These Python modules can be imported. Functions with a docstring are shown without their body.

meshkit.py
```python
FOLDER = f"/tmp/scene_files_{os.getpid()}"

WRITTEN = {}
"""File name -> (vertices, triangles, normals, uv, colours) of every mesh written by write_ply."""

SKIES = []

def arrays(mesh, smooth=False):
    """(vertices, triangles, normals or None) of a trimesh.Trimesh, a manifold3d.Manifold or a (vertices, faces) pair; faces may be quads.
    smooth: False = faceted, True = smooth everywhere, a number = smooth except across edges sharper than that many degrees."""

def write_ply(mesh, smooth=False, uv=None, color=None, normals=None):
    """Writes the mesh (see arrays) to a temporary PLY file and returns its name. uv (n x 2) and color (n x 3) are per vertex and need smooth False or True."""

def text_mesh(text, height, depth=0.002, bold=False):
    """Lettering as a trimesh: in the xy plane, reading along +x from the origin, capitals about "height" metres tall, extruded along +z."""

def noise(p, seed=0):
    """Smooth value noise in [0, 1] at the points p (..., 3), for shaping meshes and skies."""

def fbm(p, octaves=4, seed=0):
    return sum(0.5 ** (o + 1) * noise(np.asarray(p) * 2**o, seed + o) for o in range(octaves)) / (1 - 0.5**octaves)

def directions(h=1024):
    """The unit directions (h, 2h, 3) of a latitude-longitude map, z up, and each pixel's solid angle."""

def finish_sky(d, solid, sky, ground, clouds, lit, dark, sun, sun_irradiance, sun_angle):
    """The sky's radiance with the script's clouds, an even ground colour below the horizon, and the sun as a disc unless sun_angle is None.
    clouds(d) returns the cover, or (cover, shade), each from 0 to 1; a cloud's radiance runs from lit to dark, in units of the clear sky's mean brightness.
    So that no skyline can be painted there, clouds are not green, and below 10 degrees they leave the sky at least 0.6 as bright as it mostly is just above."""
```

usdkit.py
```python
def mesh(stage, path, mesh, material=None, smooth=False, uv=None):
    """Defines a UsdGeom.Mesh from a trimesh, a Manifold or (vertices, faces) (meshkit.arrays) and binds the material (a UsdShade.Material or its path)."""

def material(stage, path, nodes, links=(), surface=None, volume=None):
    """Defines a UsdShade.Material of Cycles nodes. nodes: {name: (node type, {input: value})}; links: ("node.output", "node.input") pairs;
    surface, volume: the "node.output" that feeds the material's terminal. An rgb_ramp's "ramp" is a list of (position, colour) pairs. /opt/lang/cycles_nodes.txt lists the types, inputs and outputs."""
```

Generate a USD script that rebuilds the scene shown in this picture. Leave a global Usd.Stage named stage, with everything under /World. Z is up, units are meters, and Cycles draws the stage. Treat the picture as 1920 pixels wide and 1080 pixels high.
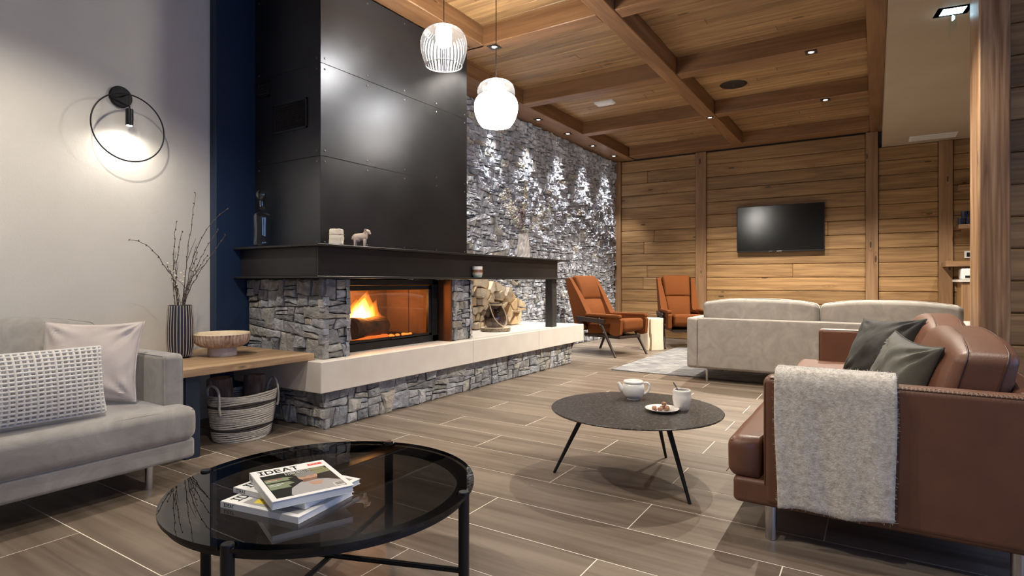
import math, random
import numpy as np, trimesh, shapely, shapely.geometry as sg, shapely.ops, shapely.affinity as sa
import manifold3d as mf
import usdkit, meshkit
from pxr import Usd, UsdGeom, UsdLux, UsdShade, Gf, Sdf, Vt

stage = Usd.Stage.CreateInMemory()
UsdGeom.SetStageUpAxis(stage, 'Z')
UsdGeom.SetStageMetersPerUnit(stage, 1.0)
UsdGeom.Xform.Define(stage, '/World')
UsdGeom.Scope.Define(stage, '/World/Looks')

# ------------------------------------------------------------------ camera
YAW = 32.31
cam = UsdGeom.Camera.Define(stage, '/World/camera')
cam.CreateHorizontalApertureAttr(36.0)
cam.CreateVerticalApertureAttr(20.25)
cam.CreateFocalLengthAttr(36.0 * 1075 / 1920)
cam.CreateVerticalApertureOffsetAttr(-13.0 / 1920 * 36.0)
cam.CreateClippingRangeAttr(Gf.Vec2f(0.02, 100))
cam.AddTranslateOp().Set(Gf.Vec3d(0, 0, 1.0))
cam.AddRotateXYZOp().Set(Gf.Vec3f(90, 0, YAW))
cam.CreateExposureAttr(0.38)

# ------------------------------------------------------------------ daylight (dusk) and sky
WARM = (1.0, 0.905, 0.76)
NEUT = (1.0, 0.94, 0.85)
COOL = (0.40, 0.57, 1.0)
SPOT = 4200.0
dome = UsdLux.DomeLight.Define(stage, '/World/sky')
dome.CreateColorAttr(Gf.Vec3f(0.25, 0.4, 0.8)); dome.CreateIntensityAttr(0.3)

def rect_light(name, loc, rot, w, h, col, inten):
    l = UsdLux.RectLight.Define(stage, '/World/' + name)
    l.CreateWidthAttr(w); l.CreateHeightAttr(h); l.CreateColorAttr(Gf.Vec3f(*col)); l.CreateIntensityAttr(inten)
    l.AddTranslateOp().Set(Gf.Vec3d(*loc)); l.AddRotateXYZOp().Set(Gf.Vec3f(*rot))

def spot(name, loc, inten, col=WARM, cone=55.0, soft=0.6, r=0.022, tilt=None):
    l = UsdLux.SphereLight.Define(stage, '/World/' + name)
    l.CreateRadiusAttr(r); l.CreateColorAttr(Gf.Vec3f(*col)); l.CreateIntensityAttr(inten * (0.022 / r) ** 2)
    l.AddTranslateOp().Set(Gf.Vec3d(*loc))
    if tilt: l.AddRotateXYZOp().Set(Gf.Vec3f(*tilt))
    s = UsdLux.ShapingAPI.Apply(l.GetPrim()); s.CreateShapingConeAngleAttr(cone); s.CreateShapingConeSoftnessAttr(soft)

def bulb(name, loc, inten, col=WARM, r=0.03):
    l = UsdLux.SphereLight.Define(stage, '/World/' + name)
    l.CreateRadiusAttr(r); l.CreateColorAttr(Gf.Vec3f(*col)); l.CreateIntensityAttr(inten)
    l.AddTranslateOp().Set(Gf.Vec3d(*loc))

# daylight through the window bays of the right-hand wall, behind and beside the camera
rect_light('daylight_a', (3.08, 2.75, 1.45), (0, 90, 0), 2.3, 2.6, COOL, 0.92)
rect_light('daylight_b', (3.08, -0.55, 1.45), (0, 90, 0), 2.3, 2.6, COOL, 0.92)

# ------------------------------------------------------------------ helpers
_used = {}
class Thing:
    def __init__(s, path, loc): s.path, s.loc = path, np.array(loc, float)

def numbered(parent, name):
    k = _used.get((parent, name), 0); _used[(parent, name)] = k + 1
    return name if k == 0 else f'{name}_{k:03d}'

def keys(prim, label=None, cat=None, group=None, kind=None):
    for a, b in (('label', label), ('category', cat), ('group', group), ('kind', kind)):
        if b: prim.SetCustomDataByKey(a, b)

def thing(name, label=None, cat=None, loc=(0, 0, 0), rotz=0.0, group=None, kind=None):
    p = '/World/' + numbered('/World', name)
    x = UsdGeom.Xform.Define(stage, p)
    x.AddTranslateOp().Set(Gf.Vec3d(*map(float, loc)))
    if rotz: x.AddRotateZOp().Set(float(rotz))
    keys(x.GetPrim(), label, cat, group, kind)
    return Thing(p, loc)

def obj(name, mesh, mat, parent=None, smooth=False, label=None, cat=None, group=None, kind=None, world=False):
    """ONE Mesh prim under parent (a Thing) or /World. world: coordinates are world ones, moved to the parent's (unrotated) frame"""
    base = parent.path if parent is not None else '/World'
    p = base + '/' + numbered(base, name)
    if isinstance(mesh, (list, tuple)) and len(mesh) and isinstance(mesh[0], trimesh.Trimesh):
        mesh = cat_(mesh)
    if world and parent is not None:
        mesh = mesh.copy(); mesh.apply_translation(-parent.loc)
    m = usdkit.mesh(stage, p, mesh, mat, smooth)
    keys(m.GetPrim(), label, cat, group, kind)
    return Thing(p, parent.loc if parent is not None else (0, 0, 0))

def ref(first, name, loc, rotz=0, label=None, cat=None, group=None):
    t = thing(name, label, cat, loc, rotz, group)
    pr = stage.GetPrimAtPath(t.path); pr.GetReferences().AddInternalReference(first.path); pr.SetInstanceable(True)
    return t

def cat_(ms): return trimesh.util.concatenate([m for m in ms])
def T(m, x=0, y=0, z=0):
    m = m.copy(); m.apply_translation([x, y, z]); return m
def R(m, deg, axis, point=(0, 0, 0)):
    m = m.copy(); m.apply_transform(trimesh.transformations.rotation_matrix(math.radians(deg), axis, point)); return m

def box(x0, x1, y0, y1, z0, z1):
    b = trimesh.creation.box([x1 - x0, y1 - y0, z1 - z0]); b.apply_translation([(x0 + x1) / 2, (y0 + y1) / 2, (z0 + z1) / 2]); return b

def cbox(x0, x1, y0, y1, z0, z1, c=0.004):
    """box with chamfered edges (44 triangles)"""
    lo, hi = np.array([x0, y0, z0]), np.array([x1, y1, z1]); pts = []
    c = min(c, 0.45 * float((hi - lo).min()))
    for i in range(8):
        s = np.array([(i >> k) & 1 for k in range(3)])
        p = np.where(s, hi, lo); q = np.where(s, -1, 1) * c
        for a in range(3):
            o = p + q; o[a] = p[a]; pts.append(o)
    return trimesh.convex.convex_hull(np.array(pts))

def gbox(lx, ly, lz, r=0.03, nx=8, ny=6, nz=3, k=3, extra=((), (), ())):
    """rounded box, centred, with inner grid lines so that it can be bent and bulged"""
    L = (lx, ly, lz); r = min(r, 0.49 * min(L)); ax = []
    for l, n, ex in zip(L, (nx, ny, nz), extra):
        e = [l / 2 - r + r * math.tan(math.radians(45 * j / k)) for j in range(k + 1)]
        inner = list(np.linspace(-(l / 2 - r), l / 2 - r, n + 1)) + list(ex)
        ax.append(np.array(sorted(set(np.round([-x for x in e] + inner + e, 6)))))
    V, F, o = [], [], 0
    for a in range(3):
        b, c = (a + 1) % 3, (a + 2) % 3
        for s in (-1, 1):
            B, C = np.meshgrid(ax[b], ax[c], indexing='ij'); v = np.zeros((B.size, 3))
            v[:, a], v[:, b], v[:, c] = s * L[a] / 2, B.ravel(), C.ravel()
            n1, n2 = B.shape; i, j = np.meshgrid(range(n1 - 1), range(n2 - 1), indexing='ij')
            q = np.stack([i * n2 + j, (i + 1) * n2 + j, (i + 1) * n2 + j + 1, i * n2 + j + 1], -1).reshape(-1, 4)
            if s < 0: q = q[:, ::-1]
            V.append(v); F.append(q + o); o += len(v)
    V = np.vstack(V); F = np.vstack(F)
    h = np.array(L) / 2 - r; inn = np.clip(V, -h, h); d = V - inn
    V = inn + r * d / np.maximum(np.linalg.norm(d, axis=1, keepdims=True), 1e-9)
    m = trimesh.Trimesh(V, np.vstack([F[:, [0, 1, 2]], F[:, [0, 2, 3]]]), process=False)
    m.merge_vertices(digits_vertex=5); return m

def bulge(m, amount, axes=(0, 1), out=2, both=True, p=2, noise=0, scale=6, seed=0):
    v = m.vertices.copy(); lo, hi = m.bounds; c, h = (lo + hi) / 2, (hi - lo) / 2
    u = (v - c) / h
    f = np.ones(len(v))
    for a in axes: f *= np.clip(1 - np.abs(u[:, a]) ** p, 0, 1)
    w = u[:, out] if both else np.clip(u[:, out], 0, 1)
    v[:, out] += amount * f * w
    if noise:
        n = meshkit.noise(v * scale + seed * 7.3) - 0.5
        nn = m.vertex_normals
        v += nn * (np.asarray(n).reshape(-1, 1) * noise)
    m = trimesh.Trimesh(v, m.faces, process=False); return m

def wrinkle(m, amount, scale=6.0, seed=0):
    v = np.array(m.vertices)
    n = np.asarray(meshkit.fbm(v * scale + seed * 7.31)).reshape(-1, 1) - 0.5
    return trimesh.Trimesh(v + m.vertex_normals * n * amount, m.faces, process=False)

def pillow(w, h, t, n=34, pinch=0.07, seed=0, wr=0.012, ps=7.0):
    """scatter cushion in the xz plane, facing -y"""
    a = np.sin(np.linspace(-1, 1, n + 1) * math.pi / 2)
    U, W = np.meshgrid(a, a, indexing='ij'); V, F = [], []
    for s in (-1, 1):
        th = t / 2 * np.clip((1 - U ** 2) * (1 - W ** 2), 0, 1) ** 0.42
        x = w / 2 * U * (1 - pinch * (1 - W ** 2)); z = h / 2 * W * (1 - pinch * (1 - U ** 2))
        P = np.stack([x.ravel(), (s * th).ravel(), z.ravel()], 1)
        nz = np.asarray(meshkit.fbm(np.stack([x.ravel() * ps, z.ravel() * ps, np.full(x.size, seed * 3.1 + s)], 1))).ravel() - 0.5
        nz = nz * 1.6
        for cu, cw_ in ((-1, -1), (-1, 1), (1, -1), (1, 1)):
            dd = np.hypot(U - cu, W - cw_).ravel(); aa = np.arctan2(W - cw_, U - cu).ravel()
            nz = nz + .45 * np.exp(-(dd / .55) ** 2) * np.sin(11 * aa + seed + cu * 2 + s) * np.clip(dd * 4, 0, 1)
        P[:, 1] += s * wr * nz * np.clip((1 - U ** 2) * (1 - W ** 2) * 5, 0, 1).ravel()
        V.append(P)
    i, j = np.meshgrid(range(n), range(n), indexing='ij'); m = n + 1
    q = np.stack([i * m + j, (i + 1) * m + j, (i + 1) * m + j + 1, i * m + j + 1], -1).reshape(-1, 4)
    f = np.vstack([q, q[:, ::-1] + m * m])
    out = trimesh.Trimesh(np.vstack(V), np.vstack([f[:, [0, 1, 2]], f[:, [0, 2, 3]]]), process=False)
    out.merge_vertices(digits_vertex=5); return out

def pillow_edge(w, h, pinch=0.07, n=24, off=0.0):
    a = np.linspace(-1, 1, n + 1); P = []
    for u, s in ((a, -1), (None, 1), (a[::-1], 1), (None, -1)):
        if u is not None: P += [(w / 2 * x * (1), 0, s * h / 2 * (1 - pinch * (1 - x * x))) for x in u[:-1]]
        else: P += [(s * w / 2 * (1 - pinch * (1 - x * x)), 0, (h / 2 * x) * (1 if s > 0 else -1)) for x in a[:-1]]
    P.append(P[0]); return np.array(P)

def tube(pts, r, sides=8, cap=True, closed=False):
    p = np.asarray(pts, float)
    if closed: p = np.vstack([p, p[:1]])
    n = len(p); r = np.broadcast_to(np.asarray(r, float), (n,))
    t = np.gradient(p, axis=0)
    if closed: t[0] = t[-1] = p[1] - p[-2]
    t /= np.linalg.norm(t, axis=1, keepdims=True) + 1e-12
    ref_ = np.array([0, 0, 1.0]) if abs(t[0][2]) < 0.9 else np.array([1.0, 0, 0])
    a = np.cross(t[0], ref_); a /= np.linalg.norm(a); A = []
    for i in range(n):
        a = a - t[i] * a.dot(t[i]); a /= np.linalg.norm(a) + 1e-12; A.append(a)
    A = np.array(A); B = np.cross(t, A); ang = np.arange(sides) * 2 * math.pi / sides
    v = p[:, None] + r[:, None, None] * (np.cos(ang)[None, :, None] * A[:, None] + np.sin(ang)[None, :, None] * B[:, None])
    i, j = np.meshgrid(range(n - 1), range(sides), indexing='ij')
    q = np.stack([i * sides + j, i * sides + (j + 1) % sides, (i + 1) * sides + (j + 1) % sides, (i + 1) * sides + j], -1).reshape(-1, 4)
    V = v.reshape(-1, 3); F = np.vstack([q[:, [0, 1, 2]], q[:, [0, 2, 3]]])
    if cap and not closed:
        V = np.vstack([V, p[0], p[-1]]); b = len(V) - 2
        F = np.vstack([F] + [[[b, (k + 1) % sides, k], [b + 1, (n - 1) * sides + k, (n - 1) * sides + (k + 1) % sides]] for k in range(sides)])
    return trimesh.Trimesh(V, F, process=False)

def rod(a, b, r0, r1=None, sides=16):
    a, b = np.array(a, float), np.array(b, float); r1 = r0 if r1 is None else r1
    return tube([a, a + (b - a) * .5, b], [r0, (r0 + r1) / 2, r1], sides)

def spline(pts, n=24):
    from scipy.interpolate import CubicSpline
    p = np.asarray(pts, float); d = np.r_[0, np.cumsum(np.linalg.norm(np.diff(p, axis=0), axis=1))]
    return CubicSpline(d, p)(np.linspace(0, d[-1], n))

def lathe(prof, n=40, wave=None):
    """profile (r, z) from bottom to top revolved about z"""
    p = np.asarray(prof, float); k = len(p); ang = np.arange(n) * 2 * math.pi / n
    r = p[:, 0][:, None] * np.ones(n)
    if wave is not None: r = r * wave(ang)[None, :] if callable(wave) else r
    v = np.stack([r * np.cos(ang), r * np.sin(ang), p[:, 1][:, None] * np.ones(n)], -1).reshape(-1, 3)
    i, j = np.meshgrid(range(k - 1), range(n), indexing='ij')
    q = np.stack([i * n + j, i * n + (j + 1) % n, (i + 1) * n + (j + 1) % n, (i + 1) * n + j], -1).reshape(-1, 4)
    m = trimesh.Trimesh(v, np.vstack([q[:, [0, 1, 2]], q[:, [0, 2, 3]]]), process=False)
    m.merge_vertices(digits_vertex=6); m.update_faces(m.nondegenerate_faces()); return m

def disc(r, z0, z1, n=48, c=0.003):
    return lathe([(0, z0), (r - c, z0), (r, z0 + c), (r, z1 - c), (r - c, z1), (0, z1)], n)

def prism(poly, h, plane='xy'):
    """shapely polygon extruded by h; plane xy: up z; xz: polygon in x,z, thickness along +y; yz: polygon in y,z, thickness along +x"""
    m = trimesh.creation.extrude_polygon(poly, h)
    v = m.vertices.copy()
    if plane == 'xz': m = trimesh.Trimesh(np.c_[v[:, 0], v[:, 2], v[:, 1]], m.faces[:, ::-1], process=False)
    if plane == 'yz': m = trimesh.Trimesh(np.c_[v[:, 2], v[:, 0], v[:, 1]], m.faces, process=False)
    return m

def rpoly(pts, r):
    """polygon with rounded corners"""
    p = sg.Polygon(pts); return p.buffer(-r, join_style=2).buffer(r, quad_segs=4)

# ------------------------------------------------------------------ materials
def mat(name, col, rough=0.5, metal=0.0, spec=0.5, var=0.0, nscale=8.0, col2=None, stretch=(1, 1, 1), detail=4.0, distort=0.0,
        bump=0.0, bscale=60.0, bstretch=None, bdetail=3.0, rnd=0.0, rnd_tint=None, sheen=0.0, coat=0.0, coat_rough=0.1, ramp=None, rough_var=0.0, emit=None, **kw):
    path = '/World/Looks/' + name
    if UsdShade.Material.Get(stage, path): return UsdShade.Material.Get(stage, path)
    P = {'base_color': col, 'roughness': rough, 'metallic': metal, 'specular_ior_level': spec}
    if sheen: P['sheen_weight'] = sheen; P['sheen_roughness'] = 0.4
    if coat: P['coat_weight'] = coat; P['coat_roughness'] = coat_rough
    if emit: P['emission_color'] = emit[0]; P['emission_strength'] = emit[1]
    P.update(kw)
    N = {'p': ('principled_bsdf', P)}; L = []
    src = None
    if col2 is not None or ramp is not None or bump or rnd or rnd_tint:
        N['tc'] = ('texture_coordinate', {}); N['oi'] = ('object_info', {})
        N['ofs'] = ('vector_math', {'math_type': 'multiply_add', 'vector2': (1, 1, 1)})
        N['rs'] = ('vector_math', {'math_type': 'scale', 'scale': 23.0, 'vector1': (1, 1, 1)})
        N['rc'] = ('combine_xyz', {})
        L += [('oi.random', 'rc.x'), ('oi.random', 'rc.y'), ('oi.random', 'rc.z'), ('rc.vector', 'rs.vector1'), ('tc.object', 'ofs.vector1'), ('rs.vector', 'ofs.vector3')]
        if not (rnd or rnd_tint): L = [('tc.object', 'ofs.vector1')]; N.pop('rs'); N.pop('rc')
    if col2 is not None or ramp is not None:
        N['mp'] = ('mapping', {'scale': stretch}); N['nz'] = ('noise_texture', {'scale': nscale, 'detail': detail, 'roughness': 0.6, 'distortion': distort})
        N['rp'] = ('rgb_ramp', {'ramp': ramp or [(0.3, col), (0.7, col2)]})
        L += [('ofs.vector', 'mp.vector'), ('mp.vector', 'nz.vector'), ('nz.fac', 'rp.fac')]; src = 'rp.color'
        if rough_var:
            N['rv'] = ('map_range', {'from_min': 0.3, 'from_max': 0.7, 'to_min': rough - rough_var, 'to_max': rough + rough_var})
            L += [('nz.fac', 'rv.value'), ('rv.result', 'p.roughness')]
    if rnd_tint:
        N['rt'] = ('rgb_ramp', {'ramp': rnd_tint, 'interpolate': False}); N['mt'] = ('mix_color', {'blend_type': 'multiply', 'fac': 1.0, 'a': col})
        L += [('oi.random', 'rt.fac'), ('rt.color', 'mt.b')] + ([(src, 'mt.a')] if src else []); src = 'mt.result'
    if rnd:
        N['rm'] = ('map_range', {'from_min': 0.0, 'from_max': 1.0, 'to_min': 1 - rnd, 'to_max': 1 + rnd})
        N['rh'] = ('vector_math', {'math_type': 'scale', 'vector1': col}); N['fr'] = ('math', {'math_type': 'fraction'}); N['f7'] = ('math', {'math_type': 'multiply', 'value2': 7.77})
        L += [('oi.random', 'f7.value1'), ('f7.value', 'fr.value1'), ('fr.value', 'rm.value'), ('rm.result', 'rh.scale')] + ([(src, 'rh.vector1')] if src else []); src = 'rh.vector'
    if src: L.append((src, 'p.base_color'))
    if bump:
        N['bm'] = ('mapping', {'scale': bstretch or (1, 1, 1)}); N['bn'] = ('noise_texture', {'scale': bscale, 'detail': bdetail, 'roughness': 0.6})
        N['bp'] = ('bump', {'strength': 1.0, 'distance': bump})
        L += [('ofs.vector', 'bm.vector'), ('bm.vector', 'bn.vector'), ('bn.fac', 'bp.height'), ('bp.normal', 'p.normal')]
    return usdkit.material(stage, path, N, L, surface='p.BSDF')

def wood(name, axis, dark, mid, light, rough=0.45, rnd=0.20, knots=True, grain=1.0, spec=0.4, kdark=0.35, wave=1.0, bands=4.0):
    """boards: long growth streaks along axis (0, 1, 2), knots, a tone of its own for each board"""
    path = '/World/Looks/' + name
    st = [9.0 * grain] * 3; st[axis] = 0.55 * grain; fi = [70.0 * grain] * 3; fi[axis] = 2.0 * grain; kn = [5.2, 5.2, 5.2]; kn[axis] = 1.5
    N = {'tc': ('texture_coordinate', {}), 'oi': ('object_info', {}), 'rc': ('combine_xyz', {}), 'rs': ('vector_math', {'math_type': 'scale', 'scale': 23.0}),
         'ofs': ('vector_math', {'math_type': 'add'}),
         'm1': ('mapping', {'scale': tuple(st)}), 'n1': ('noise_texture', {'scale': 1.0, 'detail': 3.0, 'roughness': 0.55, 'distortion': 0.35 * wave}),
         'k10': ('math', {'math_type': 'multiply', 'value2': bands}), 'fr': ('math', {'math_type': 'pingpong', 'value2': 1.0}),
         'm2': ('mapping', {'scale': tuple(fi)}), 'n2': ('noise_texture', {'scale': 1.0, 'detail': 2.0}),
         'mixf': ('mix_float', {'fac': 0.5}), 'rp': ('rgb_ramp', {'ramp': [(0.12, dark), (0.45, mid), (0.85, light)]}),
         'f7': ('math', {'math_type': 'multiply', 'value2': 7.77}), 'frr': ('math', {'math_type': 'fraction'}),
         'rm': ('map_range', {'to_min': 1 - rnd, 'to_max': 1 + rnd}), 'rh': ('vector_math', {'math_type': 'scale'}),
         'bp': ('bump', {'strength': 0.7, 'distance': 0.0012}),
         'p': ('principled_bsdf', {'roughness': rough, 'specular_ior_level': spec})}
    L = [('oi.random', 'rc.x'), ('oi.random', 'rc.y'), ('oi.random', 'rc.z'), ('rc.vector', 'rs.vector1'), ('tc.object', 'ofs.vector1'), ('rs.vector', 'ofs.vector2'),
         ('ofs.vector', 'm1.vector'), ('m1.vector', 'n1.vector'), ('n1.fac', 'k10.value1'), ('k10.value', 'fr.value1'), ('ofs.vector', 'm2.vector'), ('m2.vector', 'n2.vector'),
         ('fr.value', 'mixf.a'), ('n2.fac', 'mixf.b'), ('mixf.result', 'rp.fac'),
         ('oi.random', 'f7.value1'), ('f7.value', 'frr.value1'), ('frr.value', 'rm.value'), ('rm.result', 'rh.scale'), ('n2.fac', 'bp.height'), ('bp.normal', 'p.normal')]
    src = 'rp.color'
    if knots:
        N |= {'mk': ('mapping', {'scale': tuple(kn)}), 'vo': ('voronoi_texture', {'scale': 1.0, 'randomness': 1.0}),
              'kr': ('rgb_ramp', {'ramp': [(0.0, (kdark * .7,) * 3), (0.075, (kdark, kdark, kdark)), (0.095, (1.15, 1.15, 1.1)), (0.13, (0.82, 0.80, 0.78)), (0.20, (1, 1, 1)), (1, (1, 1, 1))]}),
              'km': ('mix_color', {'blend_type': 'multiply', 'fac': 1.0})}
        L += [('ofs.vector', 'mk.vector'), ('mk.vector', 'vo.vector'), ('vo.distance', 'kr.fac'), (src, 'km.a'), ('kr.color', 'km.b')]; src = 'km.result'
    L += [(src, 'rh.vector1'), ('rh.vector', 'p.base_color')]
    return usdkit.material(stage, path, N, L, surface='p.BSDF')

def glassy(name, tint=(1, 1, 1), rough=0.02, refl=1.0, ior=1.45, milk=0.0):
    """thin glass: see-through, with reflections by fresnel"""
    N = {'t': ('transparent_bsdf', {'color': tint}), 'g': ('glossy_bsdf', {'color': (refl,) * 3, 'roughness': rough}), 'f': ('fresnel', {'IOR': ior}), 'm': ('mix_closure', {}),
         'ge': ('geometry', {}), 'iv': ('math', {'math_type': 'subtract', 'value1': 1.0}), 'mu': ('math', {'math_type': 'multiply'})}   # reflections on the outer side of each face only
    if milk: N |= {'tr': ('translucent_bsdf', {'color': (.85, .86, .88)}), 'mm': ('mix_closure', {'fac': milk})}
    return usdkit.material(stage, '/World/Looks/' + name, N, [('ge.backfacing', 'iv.value2'), ('f.fac', 'mu.value1'), ('iv.value', 'mu.value2'), ('mu.value', 'm.fac')] + ([('t.BSDF', 'm.closure1')] if not milk else [('t.BSDF', 'mm.closure1'), ('tr.BSDF', 'mm.closure2'), ('mm.closure', 'm.closure1')]) + [('g.BSDF', 'm.closure2')], surface='m.closure')

def emission(name, col, s):
    return usdkit.material(stage, '/World/Looks/' + name, {'e': ('emission', {'color': col, 'strength': s})}, [], surface='e.emission')

def vol(name, col, s, dens=0.2):
    return usdkit.material(stage, '/World/Looks/' + name, {'v': ('principled_volume', {'density': dens, 'color': (0, 0, 0), 'emission_strength': s, 'emission_color': col})}, [], volume='v.volume')

# stained spruce of ceiling and walls: long grain along x, y, z
SPD, SPM, SPL = (0.165, 0.090, 0.039), (0.315, 0.186, 0.083), (0.44, 0.275, 0.132)
spruce = [wood('spruce_' + 'xyz'[a], a, SPD, SPM, SPL) for a in range(3)]
post_wood = wood('post_spruce', 2, (0.18, 0.098, 0.048), (0.275, 0.16, 0.085), (0.38, 0.24, 0.138), rnd=0.1, kdark=0.3)
big_post_wood = wood('big_post_spruce', 2, (0.15, 0.078, 0.036), (0.26, 0.145, 0.075), (0.42, 0.265, 0.155), rnd=0.02, kdark=0.3, bands=9.0, wave=1.6)
beam_x = wood('beam_spruce_x', 0, (0.135, 0.064, 0.027), (0.215, 0.108, 0.047), (0.30, 0.162, 0.074), rnd=0.1)
beam_y = wood('beam_spruce_y', 1, (0.135, 0.064, 0.027), (0.215, 0.108, 0.047), (0.30, 0.162, 0.074), rnd=0.1)
oak_y = wood('oak_shelf', 1, (0.25, 0.155, 0.085), (0.42, 0.28, 0.165), (0.56, 0.40, 0.255), rnd=0.02, rough=0.5)
tile_mat = None
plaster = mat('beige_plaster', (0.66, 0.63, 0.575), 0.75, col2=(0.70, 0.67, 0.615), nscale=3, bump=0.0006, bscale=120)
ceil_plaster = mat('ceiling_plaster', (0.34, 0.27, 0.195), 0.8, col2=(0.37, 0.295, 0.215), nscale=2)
navy = mat('navy_paint', (0.010, 0.026, 0.066), 0.5, bump=0.0003, bscale=150)
navy_steel = mat('navy_steel', (0.016, 0.026, 0.048), 0.45, metal=0.2)
steel = mat('blackened_steel', (0.062, 0.065, 0.073), 0.39, metal=0.85, col2=(0.078, 0.081, 0.090), nscale=2.2, rough_var=0.035)
steel2 = mat('black_steel_beam', (0.030, 0.029, 0.031), 0.42, metal=0.5, col2=(0.040, 0.038, 0.040), nscale=3)
black_metal = mat('black_metal', (0.012, 0.012, 0.014), 0.38, metal=0.3)
iron = mat('stove_iron', (0.013, 0.013, 0.014), 0.45, metal=0.3)
chrome = mat('brushed_chrome', (0.55, 0.55, 0.57), 0.25, metal=1.0)
white_plastic = mat('white_plastic', (0.7, 0.7, 0.7), 0.4)
limestone = mat('limestone', (0.58, 0.53, 0.485), 0.55, col2=(0.64, 0.595, 0.55), nscale=5, detail=6, bump=0.0004, bscale=80)
def stone_mat(name, lo, hi, rnd=0.32):
    return mat(name, lo, 0.82, ramp=[(0.28, tuple(c * .62 for c in lo)), (0.48, lo), (0.72, hi)], nscale=9, detail=9, distort=1.1, rnd=rnd,
               rnd_tint=[(0.0, (1, 1, 1.04)), (0.55, (1.08, 1.03, 0.95)), (0.78, (0.94, 0.98, 1.06)), (0.9, (1.16, 1.04, 0.88))],
               bump=0.012, bscale=26, bdetail=8, bstretch=(1, 1, 1.7))
stone = stone_mat('grey_schist', (0.24, 0.245, 0.255), (0.45, 0.455, 0.46))
stone_w = stone_mat('wall_schist', (0.36, 0.375, 0.40), (0.62, 0.635, 0.66))
mortar = mat('dark_joint', (0.05, 0.05, 0.052), 0.9, bump=0.003, bscale=60)
grout = mat('pale_grout', (0.80, 0.73, 0.64), 0.8)
velvet = mat('grey_velvet', (0.235, 0.22, 0.205), 0.8, col2=(0.345, 0.325, 0.305), nscale=7, detail=5, distort=1.5, sheen=0.55, bump=0.0007, bscale=300)
velvet_b = mat('beige_grey_velvet', (0.30, 0.275, 0.25), 0.8, col2=(0.40, 0.37, 0.335), nscale=7, detail=5, distort=1.5, sheen=0.45, bump=0.0007, bscale=300)
leather = mat('cognac_leather', (0.122, 0.052, 0.031), 0.42, col2=(0.148, 0.064, 0.038), nscale=10, bump=0.0006, bscale=220, spec=0.5)
leather_dark = mat('leather_piping', (0.07, 0.028, 0.016), 0.45)
thread = mat('seam_thread', (0.16, 0.15, 0.14), 0.8)
thread_b = mat('leather_thread', (0.28, 0.17, 0.11), 0.7)

# ================================================================== the room
XL, YB, ZB, ZC, ZP, XR, YF = -4.05, 9.95, 3.18, 3.36, 2.95, 3.0, -2.6   # left wall, back wall, beam underside, ceiling, plaster ceiling, right wall, wall behind the camera
rng = random.Random(7); nrg = np.random.default_rng(7)

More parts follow.
